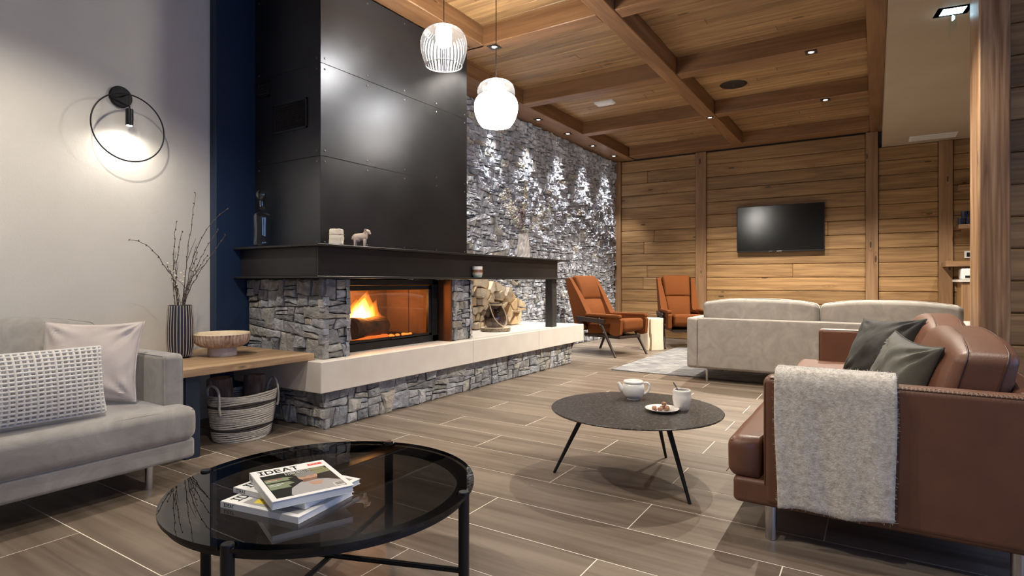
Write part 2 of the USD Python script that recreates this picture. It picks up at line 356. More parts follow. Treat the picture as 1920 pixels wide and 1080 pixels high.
# ---- floor of wood-look tiles
tile_mat = wood('wood_look_tile', 0, (0.105, 0.078, 0.058), (0.195, 0.155, 0.122), (0.262, 0.214, 0.173), rough=0.36, rnd=0.12, knots=False, grain=0.55, spec=0.45)
floor = thing('floor', 'floor of long brown wood-look tiles with thin pale joints', None, kind='structure')
obj('grout', box(XL - .2, XR, YF, YB + .05, -0.06, -0.0009), grout, floor)
TY0, TW, TL = 2.207, 0.2995, 1.2
for k in range(-16, 27):
    y0, y1 = TY0 + k * TW, TY0 + (k + 1) * TW
    if y0 > YB or y1 < YF: continue
    off = -0.844 if k % 2 == 0 else (-1.4725 if k < 0 else -0.165)
    x = off - TL * math.ceil((off - XL) / TL)
    while x < XR:
        a, b = max(x, XL - .12), min(x + TL, XR)
        if b - a > .02: obj('tile', cbox(a + .0022, b - .0022, max(y0, YF) + .0022, min(y1, YB + .04) - .0022, -.03, 0, .0006), tile_mat, floor)
        x += TL

# ---- stone facing: a panel is cut again and again by slightly slanting lines; every piece is a stone
def cut(poly, size, out, depth=0):
    x0, y0, x1, y1 = poly.bounds; w, h = x1 - x0, y1 - y0
    if poly.area < size * rng.choice([.45, .8, 1.0, 1.5, 2.4]) or depth > 14 or min(w, h) < .035:
        out.append(poly); return
    if w > h * rng.choice([1.1, 1.6, 2.2, 2.9]):
        c = x0 + w * rng.uniform(.34, .66); s = h * rng.uniform(-.16, .16); line = sg.LineString([(c - s - s * .02, y0 - .01), (c + s, y1 + .01)])
    else:
        c = y0 + h * rng.uniform(.36, .64); s = min(w * rng.uniform(-.07, .07), h * .12); line = sg.LineString([(x0 - .01, c - s), (x1 + .01, c + s)])
    parts = [g for g in shapely.ops.split(poly, line).geoms if g.area > 1e-5]
    if len(parts) < 2: out.append(poly); return
    for g in parts: cut(g, size, out, depth + 1)

def stone_mesh(poly, joint, dmin, dmax, rough):
    p = poly.buffer(-joint, join_style=2)
    if p.is_empty or p.geom_type != 'Polygon' or p.area < 2e-4: return None
    per = p.exterior.length; n = int(np.clip(per / .045, 7, 13)); ring = []
    cs = [per * i / n for i in range(n)]
    cor = [p.exterior.project(sg.Point(c)) for c in list(p.exterior.coords)[:-1]]
    cs = sorted(set([round(c, 5) for c in cs if min([abs(c - q) for q in cor] + [9]) > .016] + [round(c, 5) for c in cor]))
    pts = np.array([p.exterior.interpolate(c).coords[0] for c in cs]); n = len(pts)
    if n < 4: return None
    if not sg.Polygon(pts).exterior.is_ccw: pts = pts[::-1]
    c = np.array(p.centroid.coords[0]); amp = rough * .11 * math.sqrt(p.area)
    pts = pts + nrg.uniform(-1, 1, pts.shape) * amp * .8
    d = rng.uniform(dmin, dmax); tilt = nrg.uniform(-1, 1, 2) * rough * .22
    def lvl(q, base, jit): return base + (q - c) @ tilt + nrg.uniform(-1, 1, len(q)) * jit
    r1 = c + (pts - c) * (1 - np.clip(.010 / np.linalg.norm(pts - c, axis=1, keepdims=True), 0, .3))
    r2 = c + (pts - c) * nrg.uniform(.50, .68, (n, 1))
    V = [np.c_[pts, np.full(n, -.02)], np.c_[pts, np.maximum(lvl(pts, d * .72, d * .12 * rough), .004)], np.c_[r1, np.maximum(lvl(r1, d * .92, d * .14 * rough), .006)],
         np.c_[r2, np.maximum(lvl(r2, d * 1.02, d * .30 * rough), .008)], np.c_[c[None], [[d * rng.uniform(.95, 1.2)]]]]
    F = []
    for a in range(3):
        for i in range(n):
            j = (i + 1) % n; F += [[a * n + i, a * n + j, (a + 1) * n + j], [a * n + i, (a + 1) * n + j, (a + 1) * n + i]]
    F += [[3 * n + i, 3 * n + (i + 1) % n, 4 * n] for i in range(n)]
    return trimesh.Trimesh(np.vstack(V), F, process=False)

def facing(parent, o, U, N, w, h, size, joint, dmin, dmax, rough, m, limit=300, near=None, world=True, W=(0, 0, 1), clip=None):
    """stones on the panel that starts at o and runs w along U and h along W, proud along N"""
    polys = []; cut(clip or sg.box(0, 0, w, h), size, polys)
    U, N, W, o = (np.array(q, float) for q in (U, N, W, o)); M = []
    flip = np.dot(np.cross(U, W), N) < 0
    for p in polys:
        s = stone_mesh(p, joint, dmin, dmax, rough)
        if s is None: continue
        v = s.vertices; c = o + p.centroid.x * U + p.centroid.y * W
        q = o + v[:, :1] * U + v[:, 1:2] * W + v[:, 2:] * N
        M.append((p.area / (np.linalg.norm(c - np.array([0, 0, 1.0])) ** 2) * (1 if near is None or near(c) else 0), trimesh.Trimesh(q, s.faces[:, ::-1] if flip else s.faces, process=False)))
    M.sort(key=lambda x: -x[0])
    for _, s in M[:limit]: obj('stone', s, m, parent, world=world)
    if M[limit:]: obj('small_stones', [s for _, s in M[limit:]], m, parent, kind='stuff', world=world)
    return len(M)

# ---- left wall: beige plaster, navy panel, stone facing
wl = thing('wall_left', 'left wall of beige plaster, a navy panel and rough grey stone lit from above', kind='structure')
obj('plaster', box(XL - .3, XL - .08, YF, 2.40, 0, ZC), plaster, wl, label='smooth beige plaster')
obj('navy_panel', cbox(XL - .3, XL, 2.376, 4.45, 0, ZC, .003), navy, wl, label='dark navy painted panel')
obj('stone_backing', box(XL - .3, XL - .012, 4.40, YB + .1, 0, ZC), mortar, wl)
facing(wl, (XL - .012, 4.38, 0.0), (0, 1, 0), (1, 0, 0), YB - 4.38, ZB, 0.0095, .0035, .016, .062, .95, stone_w, near=lambda c: c[2] > 1.2 or c[1] > 6.4 or c[1] > 4.9)
skirt = obj('baseboard_left', cbox(XL - .08, XL - .066, YF, 2.37, 0, .08, .003), plaster, kind='structure')

# ---- back wall: horizontal boards between posts
wb = thing('wall_back', 'back wall of horizontal stained spruce boards between upright posts', kind='structure')
obj('backing', box(XL - .3, XR + .1, YB + .03, YB + .25, 0, ZC), mortar, wb)
posts = [(-4.03, -3.915), (-2.574, -2.397), (-.112, .045), (.752, .912)]
for i, (a, b) in enumerate(posts):
    obj('post', cbox(a, b, YB - .055, YB + .02, 0, ZB if i < 3 else ZP, .006), post_wood, wb)
BH = 0.2115
for a, b, top in [(-3.915, -2.574, ZB), (-2.397, -.112, ZB), (.045, .752, ZP), (.912, XR, ZP)]:
    z = 0
    while z < top - .02:
        z1 = min(z + BH, top); cuts = [a]
        if b - a > 1.2 and rng.random() < .4:
            q = a + rng.uniform(.25, .8) * (b - a); cuts.append(q)
        cuts.append(b)
        for p, q in zip(cuts[:-1], cuts[1:]):
            m = cbox(p + .0006, q - .0006, YB - .016 + rng.uniform(-.002, .002), YB + .03, z + .002, z1 - .002, .009); obj('plank', m, spruce[0], wb)
        z = z1

# ---- ceiling of spruce boards with beams; plaster ceiling on the right
ce = thing('ceiling', 'ceiling of stained spruce boards divided by dark beams', kind='structure')
obj('backing', box(XL - .3, XR + .1, YF - .1, YB + .2, ZC + .02, ZC + .14), mortar, ce)
obj('board_panel', box(XL - .3, .1, YF, .6, ZC, ZC + .02), spruce[0], ce)
PW = .1235; y = .6
while y < YB - .05:
    for a, b in [(-3.68, -1.93), (-1.77, -.05)] + ([(XL, -3.68)] if y < 2.7 else []):
        q = rng.uniform(a + .3, b - .3) if rng.random() < .45 and b - a > 1 else None
        for p, r in ([(a, q), (q, b)] if q else [(a, b)]):
            obj('plank', cbox(p + .0005, r - .0005, y + .0014, y + PW - .0014, ZC - rng.uniform(0, .0035), ZC + .02, .005), spruce[0], ce)
    y += PW
BW = .165
for yc in (-.7, 1.0, 2.71, 4.42, 6.13, 7.84):
    for a, b in [((-3.68 if yc > 4 else -3.08), -1.93), (-1.77, -.06)]:
        obj('beam', cbox(a, b, yc - BW / 2, yc + BW / 2, ZB, ZC + .01, .006), beam_x, ce)
obj('beam', cbox(-3.65, -.06, YB - .33, YB - .012, ZB + .012, ZC + .01, .006), beam_x, ce)
obj('beam', cbox(-1.93, -1.77, YF, YB - .30, ZB - .006, ZC + .01, .006), beam_y, ce)
obj('beam', cbox(-.06, .09, YF, YB - .012, ZB, ZC + .01, .006), beam_y, ce)
obj('beam', cbox(-3.29, -3.06, YF, 4.37, ZB, ZC + .01, .006), beam_y, ce)
obj('soffit', cbox(XL - .02, -3.66, 4.40, YB - .012, ZB, ZC + .01, .006), beam_y, ce)
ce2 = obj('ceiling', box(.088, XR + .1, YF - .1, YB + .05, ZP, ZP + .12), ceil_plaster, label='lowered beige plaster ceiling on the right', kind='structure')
obj('trim', box(.088, .10, YF, YB, ZP + .12, ZC + .02), ceil_plaster, kind='structure')

# ---- right wall with window bays (behind the picture's right edge), wall behind the camera
wr = thing('wall_right', 'plaster wall on the right with two window bays', kind='structure')
for y0, y1, z0, z1 in [(YF, -1.9, 0, ZP), (.8, 1.4, 0, ZP), (4.1, YB + .1, 0, ZP), (-1.9, .8, 0, .25), (1.4, 4.1, 0, .25), (-1.9, .8, 2.65, ZP), (1.4, 4.1, 2.65, ZP)]:
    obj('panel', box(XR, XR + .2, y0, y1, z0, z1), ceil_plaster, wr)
pane = glassy('window_glass')
for k, y0 in enumerate((-1.9, 1.4)):
    w = thing(f'window_{k + 1}', 'dark framed window bay in the right wall', kind='structure')
    for a, b, c, d in [(y0, y0 + .06, .25, 2.65), (y0 + 2.64, y0 + 2.7, .25, 2.65), (y0, y0 + 2.7, .25, .31), (y0, y0 + 2.7, 2.59, 2.65), (y0 + 1.32, y0 + 1.38, .25, 2.65)]:
        obj('frame', box(XR + .005, XR + .055, a, b, c, d), black_metal, w)
    obj('pane', box(XR + .025, XR + .031, y0 + .05, y0 + 2.65, .3, 2.6), pane, w)
obj('wall_front', box(XL - .3, XR + .2, YF - .2, YF, 0, ZC), plaster, label='plaster wall behind the camera', kind='structure')

# ---- wooden partition on the right: heavy post and boards
pt = thing('wall_partition', 'partition of dark horizontal boards ending in a heavy knotty post', kind='structure')
obj('post', cbox(.552, .706, 4.60, 5.0, 0, ZP, .008), big_post_wood, pt, label='heavy knotty upright post')
obj('backing', box(.706, XR, 4.70, 4.98, 0, ZP), mortar, pt)
z = 0
while z < ZP - .02:
    obj('plank', cbox(.706, XR, 4.66, 4.70, z + .002, min(z + .2, ZP) - .002, .009), spruce[0], pt); z += .2

# ================================================================== lamps of the room
lamp_glow = emission('lamp_glow', (1.0, 0.93, 0.82), 40.0)
def downlight(x, y, z, label, power, kind, cone=58, soft=.5, col=WARM, square=True, tilt=None):
    t = thing('ceiling_spotlight', label, 'spotlight', (x, y, z), group=kind)
    a = sg.box(-.05, -.05, .05, .05) if square else sg.Point(0, 0).buffer(.045, quad_segs=12)
    ring = prism(a.difference(sg.Point(0, 0).buffer(.031, quad_segs=10)), .006); obj('trim_ring', T(ring, 0, 0, -.006), black_metal, t)
    obj('lamp', lathe([(0, -.004), (.020, -.004), (.026, .003), (.03, .004)], 20), lamp_glow, t)
    n = t.path.rsplit('/', 1)[1]
    spot('light_of_' + n, (x, y, z - .03), power, col, cone, soft, tilt=tilt)
G1, G2, G3 = 'spotlights in the soffit above the stone wall', 'spotlights set into the ceiling beams', 'spotlights in the plaster ceiling'
names = ['nearest', 'second', 'third', 'fourth', 'fifth', 'farthest']
for i in range(6):
    y = 4.96 + .884 * i
    downlight(-3.835, y, ZB, f'recessed spotlight in the soffit above the stone wall, {["hidden behind the steel hood", "behind the white pendant lamp", "first right of the pendant", "second right of the pendant", "third right of the pendant", "last before the corner"][i]}',
              SPOT * (1.5 if i < 2 else 2.5), G1, cone=31, soft=.8, col=(1.0, .97, .93))
for x, y, l, k in [(-2.99, 4.42, 'between the two hanging lamps', 1.0), (-.51, 6.13, 'nearer one right of the ceiling speaker', 3.6), (-.5, 7.84, 'small one over the television, right of the long beam', 4.6), (-1.85, 7.84, 'on the crossing with the long middle beam', 4.6),
                   (-.5, 4.42, 'above the leather sofa, outside the picture', 3.0), (-2.8, 1.0, 'above the grey sofa at the left, outside the picture', 1.5), (-1.85, 1.0, 'above the glass table, outside the picture', .6), (-.5, .5, 'in front of the leather sofa, outside the picture', 1.0)]:
    downlight(x, y, ZB - (.006 if x == -1.85 else 0), f'recessed spotlight in a ceiling beam, {l}', SPOT * k, G2, cone=62, soft=.5, square=(x != -1.85))
downlight(.42, 2.55, ZP, 'round recessed spotlight in the plaster ceiling above the leather sofa, outside the picture', SPOT * 1.1, G3, cone=62, soft=.5, square=False)
downlight(1.3, 8.2, ZP, 'round recessed spotlight in the plaster ceiling behind the partition', SPOT * 1.2, G3, cone=62, soft=.5, square=False)
# ---- ceiling speaker, detector box, ceiling grille, exit light
t = thing('ceiling_speaker', 'flat round black loudspeaker set into the wooden ceiling', 'loudspeaker', (-1.43, 7.23, ZC - .003))
obj('grille', lathe([(0, -.010), (.13, -.010), (.15, -.006), (.155, 0)], 48), black_metal, t)
obj('bolt', lathe([(0, -.014), (.008, -.013), (.009, -.009)], 12), chrome, t)
t = thing('emergency_light', 'small white rectangular emergency light box on the wooden ceiling', 'emergency light', (-3.0, 7.03, ZC - .003))
obj('housing', R(gbox(.26, .15, .055, .018, 2, 2, 1), 0, (0, 0, 1)), white_plastic, t, smooth=40)
obj('diffuser', T(gbox(.22, .115, .02, .008, 2, 2, 1), 0, 0, -.026), mat('diffuser', (.8, .8, .8), .5), t, smooth=40)
t = thing('ceiling_grille', 'white rectangular air grille in the plaster ceiling near the back wall', 'air grille', (.66, 9.56, ZP))
obj('frame', [box(-.26, .26, -.14, -.11, -.012, 0), box(-.26, .26, .11, .14, -.012, 0), box(-.26, -.23, -.11, .11, -.012, 0), box(.23, .26, -.11, .11, -.012, 0)], white_plastic, t)
for k in range(6): obj('slat', box(-.23, .23, -.10 + k * .036, -.086 + k * .036, -.009, -.003), white_plastic, t)
t = thing('exit_light', 'recessed white exit light with a hanging clear blade in the plaster ceiling', 'exit light', (.478, 5.2, ZP), 8)
obj('frame', prism(sg.box(-.105, -.085, .105, .085).difference(sg.box(-.07, -.055, .07, .055)), .01), white_plastic, t)
stage.GetPrimAtPath(t.path)
obj('lamp', box(-.07, .07, -.055, .055, -.004, .004), emission('exit_glow', (.55, .85, 1.0), 5.0), t)
obj('blade', T(cbox(-.004, .004, -.08, .10, -.15, -.006, .001), 0, 0, 0), glassy('blade_glass', (.85, .95, 1), .05, ior=2.0), t)
bulb('light_of_exit', (.478, 5.2, ZP - .05), 18, (.55, .85, 1.0), .02)

# ---- wall lamp: disc, ring, black tube with lamp
wx = XL - .08
t = thing('wall_lamp', 'black wall lamp with a large thin ring and a small downward tube', 'wall lamp', (wx, 1.79, 2.0))
obj('mounting_disc', R(disc(.068, 0, .022, 48, .006), 90, (0, 1, 0)).apply_translation([0, -.01, .19]), black_metal, t, smooth=40)
a = np.linspace(0, 2 * math.pi, 73)[:-1]
obj('ring', tube(np.c_[np.full(72, .10), .213 * np.sin(a), -.02 + .213 * np.cos(a)], .0045, 10, closed=True), black_metal, t, smooth=True)
obj('arm', tube([(.01, -.01, .19), (.10, -.002, .193), (.105, 0, .188), (.105, 0, .10)], .0042, 10), black_metal, t, smooth=40)
obj('tube', T(lathe([(0, .1), (.019, .1), (.0215, .097), (.0215, -.005), (.019, -.006), (.0185, .02), (0, .02)], 32), .105, 0, 0), black_metal, t, smooth=40)
obj('lamp', T(lathe([(0, -.012), (.012, -.010), (.018, -.002), (.018, .0)], 24), .105, 0, 0), emission('sconce_glow', (1, .95, .86), 60), t)
spot('light_of_wall_lamp', (wx + .105, 1.79, 1.985), 400, (1.0, .93, .80), 88, 1.0, r=.016)

# ---- pendant lamps
clear = glassy('clear_glass', (.92, .94, .96), .05, ior=1.5, milk=.02)
smoke = glassy('smoke_glass', (.60, .62, .65), .04, ior=1.5, milk=.02)
opal = mat('opal_glass', (.9, .88, .85), .25, emit=((1.0, .93, .82), 10.0))
inner = emission('pendant_glow', (1.0, .94, .84), 150.0)
def pendant(x, y, ztop, zcable, name, label, build):
    t = thing(name, label, 'pendant lamp', (x, y, ztop))
    obj('ceiling_rose', lathe([(0, zcable), (.055, zcable), (.055, zcable - .035), (.045, zcable - .055), (.008, zcable - .065), (0, zcable - .065)], 32), black_metal, t, smooth=40)
    obj('cable', rod((0, 0, .0), (0, 0, zcable - .06), .0035, sides=8), black_metal, t)
    build(t)
def build1(t):
    f = lambda a: 1 + .028 * np.abs(np.sin(a * 18)) - .014
    prof = [(.055, 0), (.10, -.006), (.138, -.035), (.160, -.08), (.1655, -.13), (.158, -.185), (.142, -.235), (.130, -.272)]
    p = spline([(r, 0, z) for r, z in prof], 22)[:, [0, 2]]
    obj('ribbed_shade', lathe(p, 216, f), clear, t, smooth=True)
    obj('rim', tube(np.c_[.130 * np.cos(a), .130 * np.sin(a), np.full(72, -.272)], .004, 8, closed=True), mat('glass_rim', (.62, .64, .66), .1), t, smooth=True)
    obj('lamp', lathe([(0, -.005), (.052, -.006), (.058, -.02), (.055, -.10), (.045, -.125), (0, -.132)], 32), inner, t, smooth=40)
def build2(t):
    p = spline([(r, 0, z) for r, z in [(.062, 0), (.11, -.010), (.140, -.04), (.152, -.08), (.150, -.125)]], 12)[:, [0, 2]]
    sh = lathe(p, 96); obj('glass_cap', wrinkle(sh, .012, 28, 3), smoke, t, smooth=True)
    p = spline([(r, 0, z) for r, z in [(.05, -.105), (.12, -.11), (.160, -.142), (.178, -.20), (.172, -.262), (.148, -.325), (.118, -.366)]], 24)[:, [0, 2]]
    obj('opal_shade', lathe(np.vstack([p, [(.113, -.366), (.14, -.30), (.165, -.22), (.15, -.15), (.05, -.112)]]), 64), opal, t, smooth=60)
    obj('lamp', lathe([(0, -.006), (.058, -.008), (.066, -.03), (.066, -.10), (0, -.102)], 32), inner, t, smooth=40)
pendant(-2.628, 3.235, 2.825, ZC - 2.825, 'pendant_lamp', 'higher hanging lamp with a ribbed clear glass shade', build1)
pendant(-2.597, 3.865, 2.622, ZC - 2.622, 'pendant_lamp', 'lower hanging lamp with a white opal globe under a smoked glass cap', build2)

# ================================================================== the fireplace
SX, SZ0, SZ1 = -3.07, .258, .465
t = thing('hearth_base', 'low grey stone plinth under the pale hearth slab', 'plinth', (XL, 2.57, 0))
obj('core', box(XL, -3.145, 2.60, 6.27, 0, SZ0), mortar, t, world=True)
facing(t, (-3.147, 2.575, .002), (0, 1, 0), (1, 0, 0), 3.72, SZ0 - .004, .0125, .0028, .010, .030, .55, stone)
facing(t, (-3.12, 2.602, .002), (-1, 0, 0), (0, -1, 0), .92, SZ0 - .004, .0115, .0028, .010, .030, .55, stone)
facing(t, (-3.12, 6.268, .002), (-1, 0, 0), (0, 1, 0), .92, SZ0 - .004, .02, .0028, .012, .03, .7, stone)
t = thing('hearth_slab', 'long pale limestone hearth slab on the stone plinth', 'hearth', (XL, 2.51, SZ0))
for a, b in [(2.51, 4.20), (4.2015, 5.40), (5.4015, 6.53)]:
    obj('slab', cbox(XL, SX, a, b, SZ0, SZ1, .004), limestone, t, world=True)

def pier(y0, y1, label, s1, s2):
    t = thing('stone_pier', label, 'stone pier', (XL, y0, SZ1))
    obj('core', box(XL, -3.195, y0 + .035, y1 - .03, SZ1, 1.015), mortar, t, world=True)
    facing(t, (-3.197, y0 + .006, SZ1 + .002), (0, 1, 0), (1, 0, 0), y1 - y0 - .01, .546, s2, .0028, .012, .034, .55, stone)
    facing(t, (-3.163, y0 + .037, SZ1 + .002), (-1, 0, 0), (0, -1, 0), .875, .546, s1, .0028, .012, .036, .55, stone)
    facing(t, (-3.163, y1 - .032, SZ1 + .002), (-1, 0, 0), (0, 1, 0), .875 if y1 > 4 else .12, .546, s1, .0028, .01, .03, .75, stone)
pier(2.60, 2.86, 'wide grey stone pier left of the fire', .0135, .012)
pier(4.03, 4.33, 'narrow grey stone pier between the fire and the firewood', .014, .010)

# stove insert: iron box, glass, firebox, fire
GX = -3.325
t = thing('fireplace_insert', 'black iron fireplace insert with a wide glass front', 'fireplace', (-3.6, 3.4, SZ1))
y0, y1, z0, z1 = 2.865, 3.995, SZ1 + .002, 1.012
def fr(a, b, c, d, x0=GX - .03, x1=GX + .012): return cbox(x0, x1, a, b, c, d, .003)
obj('frame', [fr(y0, y1, z1 - .045, z1), fr(y0, y1, z0, z0 + .055), fr(y1 - .075, y1, z0, z1), fr(y0, y0 + .03, z0, z1)], iron, t, world=True)
obj('door_frame', [fr(y0 + .03, y1 - .075, z1 - .085, z1 - .048, GX - .03, GX + .004), fr(y0 + .03, y1 - .075, z0 + .058, z0 + .078, GX - .03, GX + .004), fr(y1 - .115, y1 - .078, z0 + .058, z1 - .048, GX - .03, GX + .004)], mat('stove_iron_worn', (.03, .03, .032), .35, metal=.6), t, world=True)
obj('glass', box(GX - .014, GX - .010, y0 + .03, y1 - .11, z0 + .075, z1 - .08), glassy('stove_glass', (.86, .80, .74), .02), t, world=True)
obj('door_handle', [rod((GX + .02, 3.40, z0 + .066), (GX + .02, 3.72, z0 + .071), .006)] + [rod((GX, y, z0 + .066), (GX + .02, y, z0 + .068), .005) for y in (3.42, 3.70)], iron, t, smooth=40, world=True)
brick_m = mat('firebrick', (.15, .085, .05), .8, col2=(.22, .125, .075), nscale=6, bump=.001)
fx = -3.93
for k in range(4):
    a = y0 + .02 + k * .278; obj('fireback_panel', cbox(fx, fx + .03, a, a + .272, z0 + .03, z1 - .01, .004), brick_m, t, world=True)
for k in range(2):
    a = fx + .032 + k * .28; obj('side_panel', cbox(a, a + .274, y1 - .05, y1 - .02, z0 + .03, z1 - .01, .004), brick_m, t, world=True)
    obj('side_panel', cbox(a, a + .274, y0, y0 + .025, z0 + .03, z1 - .01, .004), brick_m, t, world=True)
obj('firebox_floor', box(fx, GX - .03, y0, y1, z0, z0 + .06), iron, t, world=True)
obj('firebox_roof', box(fx, GX - .03, y0, y1, z1 - .03, z1), iron, t, world=True)
obj('casing', [box(XL + .01, fx - .005, y0, y1, SZ1, 1.012), box(fx, GX - .03, y1 - .018, y1, SZ1, 1.012)], iron, t, world=True)
obj('side_plate', cbox(GX + .005, -3.175, 4.005, 4.028, SZ1, 1.012, .002), mat('rusty_steel', (.095, .045, .025), .5, metal=.5, col2=(.12, .06, .033), nscale=6), t, world=True, label='rust brown steel plate beside the glass')
bed = wrinkle(trimesh.creation.icosphere(4, 1.0).apply_scale([.17, .26, .03]), .02, 22, 2)
obj('ember_bed', T(bed, -3.62, 3.38, z0 + .065), mat('embers', (.03, .02, .015), .9, emit=((1, .22, .03), .9)), t, world=True)
for k in range(16):
    e = trimesh.creation.icosphere(1, rng.uniform(.009, .017)); e.apply_scale([1, 1.3, .8])
    obj('ember', T(e, -3.40 + rng.uniform(-.03, .02), 3.52 + rng.uniform(-.02, .22), z0 + .078), mat('ember_glow', (.1, .03, .01), .9, emit=((1, .2, .03), 2.2)), t, world=True)
log = lathe([(0, -.24), (.055, -.24), (.068, -.23), (.072, -.1), (.066, .05), (.07, .2), (.062, .235), (0, .24)], 28)
log = wrinkle(log.subdivide(), .028, 14, 5).apply_scale([1.22, 1.22, .95])
lg = obj('burning_log', T(R(R(log, 90, (1, 0, 0)), 12, (0, 0, 1)), -3.54, 3.36, z0 + .15), mat('charred_wood', (.045, .026, .015), .85, col2=(.16, .08, .04), nscale=12, stretch=(1, 1, 1), bump=.004, bscale=30), label='round log burning behind the stove glass', cat='firewood')
lg2 = obj('burning_log', T(R(R(wrinkle(log, .02, 9, 8), 90, (1, 0, 0)), -24, (0, 0, 1)), -3.76, 3.44, z0 + .13), mat('charred_wood', (0, 0, 0)), label='dark log at the back of the fire, behind the round one', cat='firewood')
# flames: bodies of glowing gas
def flame(h, w, seed, lean):
    k = 22; z = np.linspace(0, 1, k); r = w * (np.sin(np.clip(z * 1.25 + .12, 0, 1) * math.pi) ** .8 * .55 + .5 * (1 - z) ** 1.5) * (1 - z ** 3)
    n = 20; an = np.arange(n) * 2 * math.pi / n; P = []
    for i in range(k):
        ox = lean * z[i] ** 1.3 * h + .05 * h * math.sin(5 * z[i] + seed); oy = .03 * h * math.sin(7 * z[i] + 2 * seed)
        rr = r[i] * (1 + .22 * np.sin(3 * an + 6 * z[i] + seed) * z[i])
        P.append(np.c_[.55 * rr * np.cos(an) + oy, rr * np.sin(an) + ox, np.full(n, z[i] * h)])
    i, j = np.meshgrid(range(k - 1), range(n), indexing='ij')
    q = np.stack([i * n + j, i * n + (j + 1) % n, (i + 1) * n + (j + 1) % n, (i + 1) * n + j], -1).reshape(-1, 4)
    b = [[0, (m_ + 1) % n, m_] for m_ in range(1, n - 1)]; e = (k - 1) * n; c = [[e, e + m_, e + (m_ + 1) % n] for m_ in range(1, n - 1)]
    return trimesh.Trimesh(np.vstack(P), np.vstack([q[:, [0, 1, 2]], q[:, [0, 2, 3]], b, c]), process=False)
fire = thing('fire', 'orange and yellow flames rising from the log behind the stove glass', 'fire', (-3.60, 3.34, z0 + .18))
for nm, col, s, parts in [('outer_flame', (1.0, .26, .025), 22, [(.40, .15, 1, .34, 0, .0), (.32, .10, 2.2, .30, .0, -.09), (.30, .09, 3.1, .45, .0, .10), (.16, .05, 0.4, .2, .02, .18)]),
                          ('middle_flame', (1.0, .55, .12), 60, [(.33, .115, 1, .34, 0, -.01), (.25, .075, 2.2, .30, 0, -.08), (.22, .065, 3.1, .42, 0, .08)]),
                          ('inner_flame', (1.0, .85, .5), 150, [(.24, .085, 1, .34, 0, -.02), (.17, .055, 2.2, .30, 0, -.07)])]:
    m = vol(nm, col, s)
    for h, w, sd, le, dx, dy in parts: obj(nm, T(flame(h, w, sd, le), dx, dy, -.02), m, fire)
bulb('light_of_fire', (-3.60, 3.40, z0 + .34), 110, (1.0, .42, .10), .05)

# mantel beam of black steel with its post
t = thing('mantel_beam', 'long black steel beam forming the mantelpiece, carried by a post at the right', 'mantelpiece', (-3.16, 2.5, 1.0))
MZ0, MZ1 = 1.018, 1.25
obj('top_flange', cbox(-3.36, -3.10, 2.505, 6.21, MZ1 - .016, MZ1, .003), steel2, t, world=True)
obj('top_flange', cbox(XL - .0, -3.361, 2.505, 2.70, MZ1 - .016, MZ1, .003), steel2, t, world=True)
obj('bottom_flange', cbox(-3.28, -3.10, 2.505, 6.21, MZ0, MZ0 + .016, .003), steel2, t, world=True)
obj('bottom_flange', cbox(XL - .0, -3.281, 2.505, 2.66, MZ0, MZ0 + .016, .003), steel2, t, world=True)
obj('web', cbox(-3.185, -3.165, 2.565, 6.01, MZ0 + .016, MZ1 - .016, .002), steel2, t, world=True)
obj('web', cbox(XL + .005, -3.186, 2.565, 2.585, MZ0 + .016, MZ1 - .016, .002), steel2, t, world=True)
obj('post', cbox(-3.255, -3.16, 5.87, 5.985, SZ1, MZ0, .006), mat('dark_post_steel', (.045, .045, .045), .45, metal=.4), t, world=True)

# hood of riveted sheets
HX, HY0, HY1, HB = -3.29, 2.686, 4.395, MZ1
t = thing('chimney_hood', 'tall dark steel chimney hood of riveted sheets above the mantel', 'chimney hood', (-3.6, 3.5, HB))
seams = [HB + .002, 1.884, 2.538, 3.175]
for a, b in zip(seams[:-1], seams[1:]):
    obj('front_sheet', cbox(HX - .004, HX, HY0, HY1, a + .0012, b - .0012, .0012), steel, t, world=True)
    obj('side_sheet', cbox(XL - .0, HX - .0045, HY0, HY0 + .004, a + .0012, b - .0012, .0012), steel, t, world=True)
    obj('far_sheet', cbox(XL - .0, HX - .0045, HY1 - .004, HY1, a + .0012, b - .0012, .0012), steel, t, world=True)
obj('casing', box(XL, HX - .006, HY0 + .006, HY1 - .006, HB, 3.175), iron, t, world=True)
riv = lathe([(.0075, 0), (.0070, .0025), (.004, .0042), (0, .0048)], 10)
rx, rz = R(riv, 90, (0, 1, 0)), R(riv, 90, (1, 0, 0)); rv = []
for z in (1.275, 1.846, 1.922, 2.500, 2.576, 3.13):
    for y in (2.722, 3.125, 3.535, 3.945, 4.36): obj('rivet', T(rx, HX, y, z), chrome if False else mat('rivet_steel', (.2, .2, .21), .35, metal=.9), t, world=True)
    for x in (-3.33, -4.0): obj('rivet', T(rz, x, HY0, z), mat('rivet_steel', (.2, .2, .21)), t, world=True)
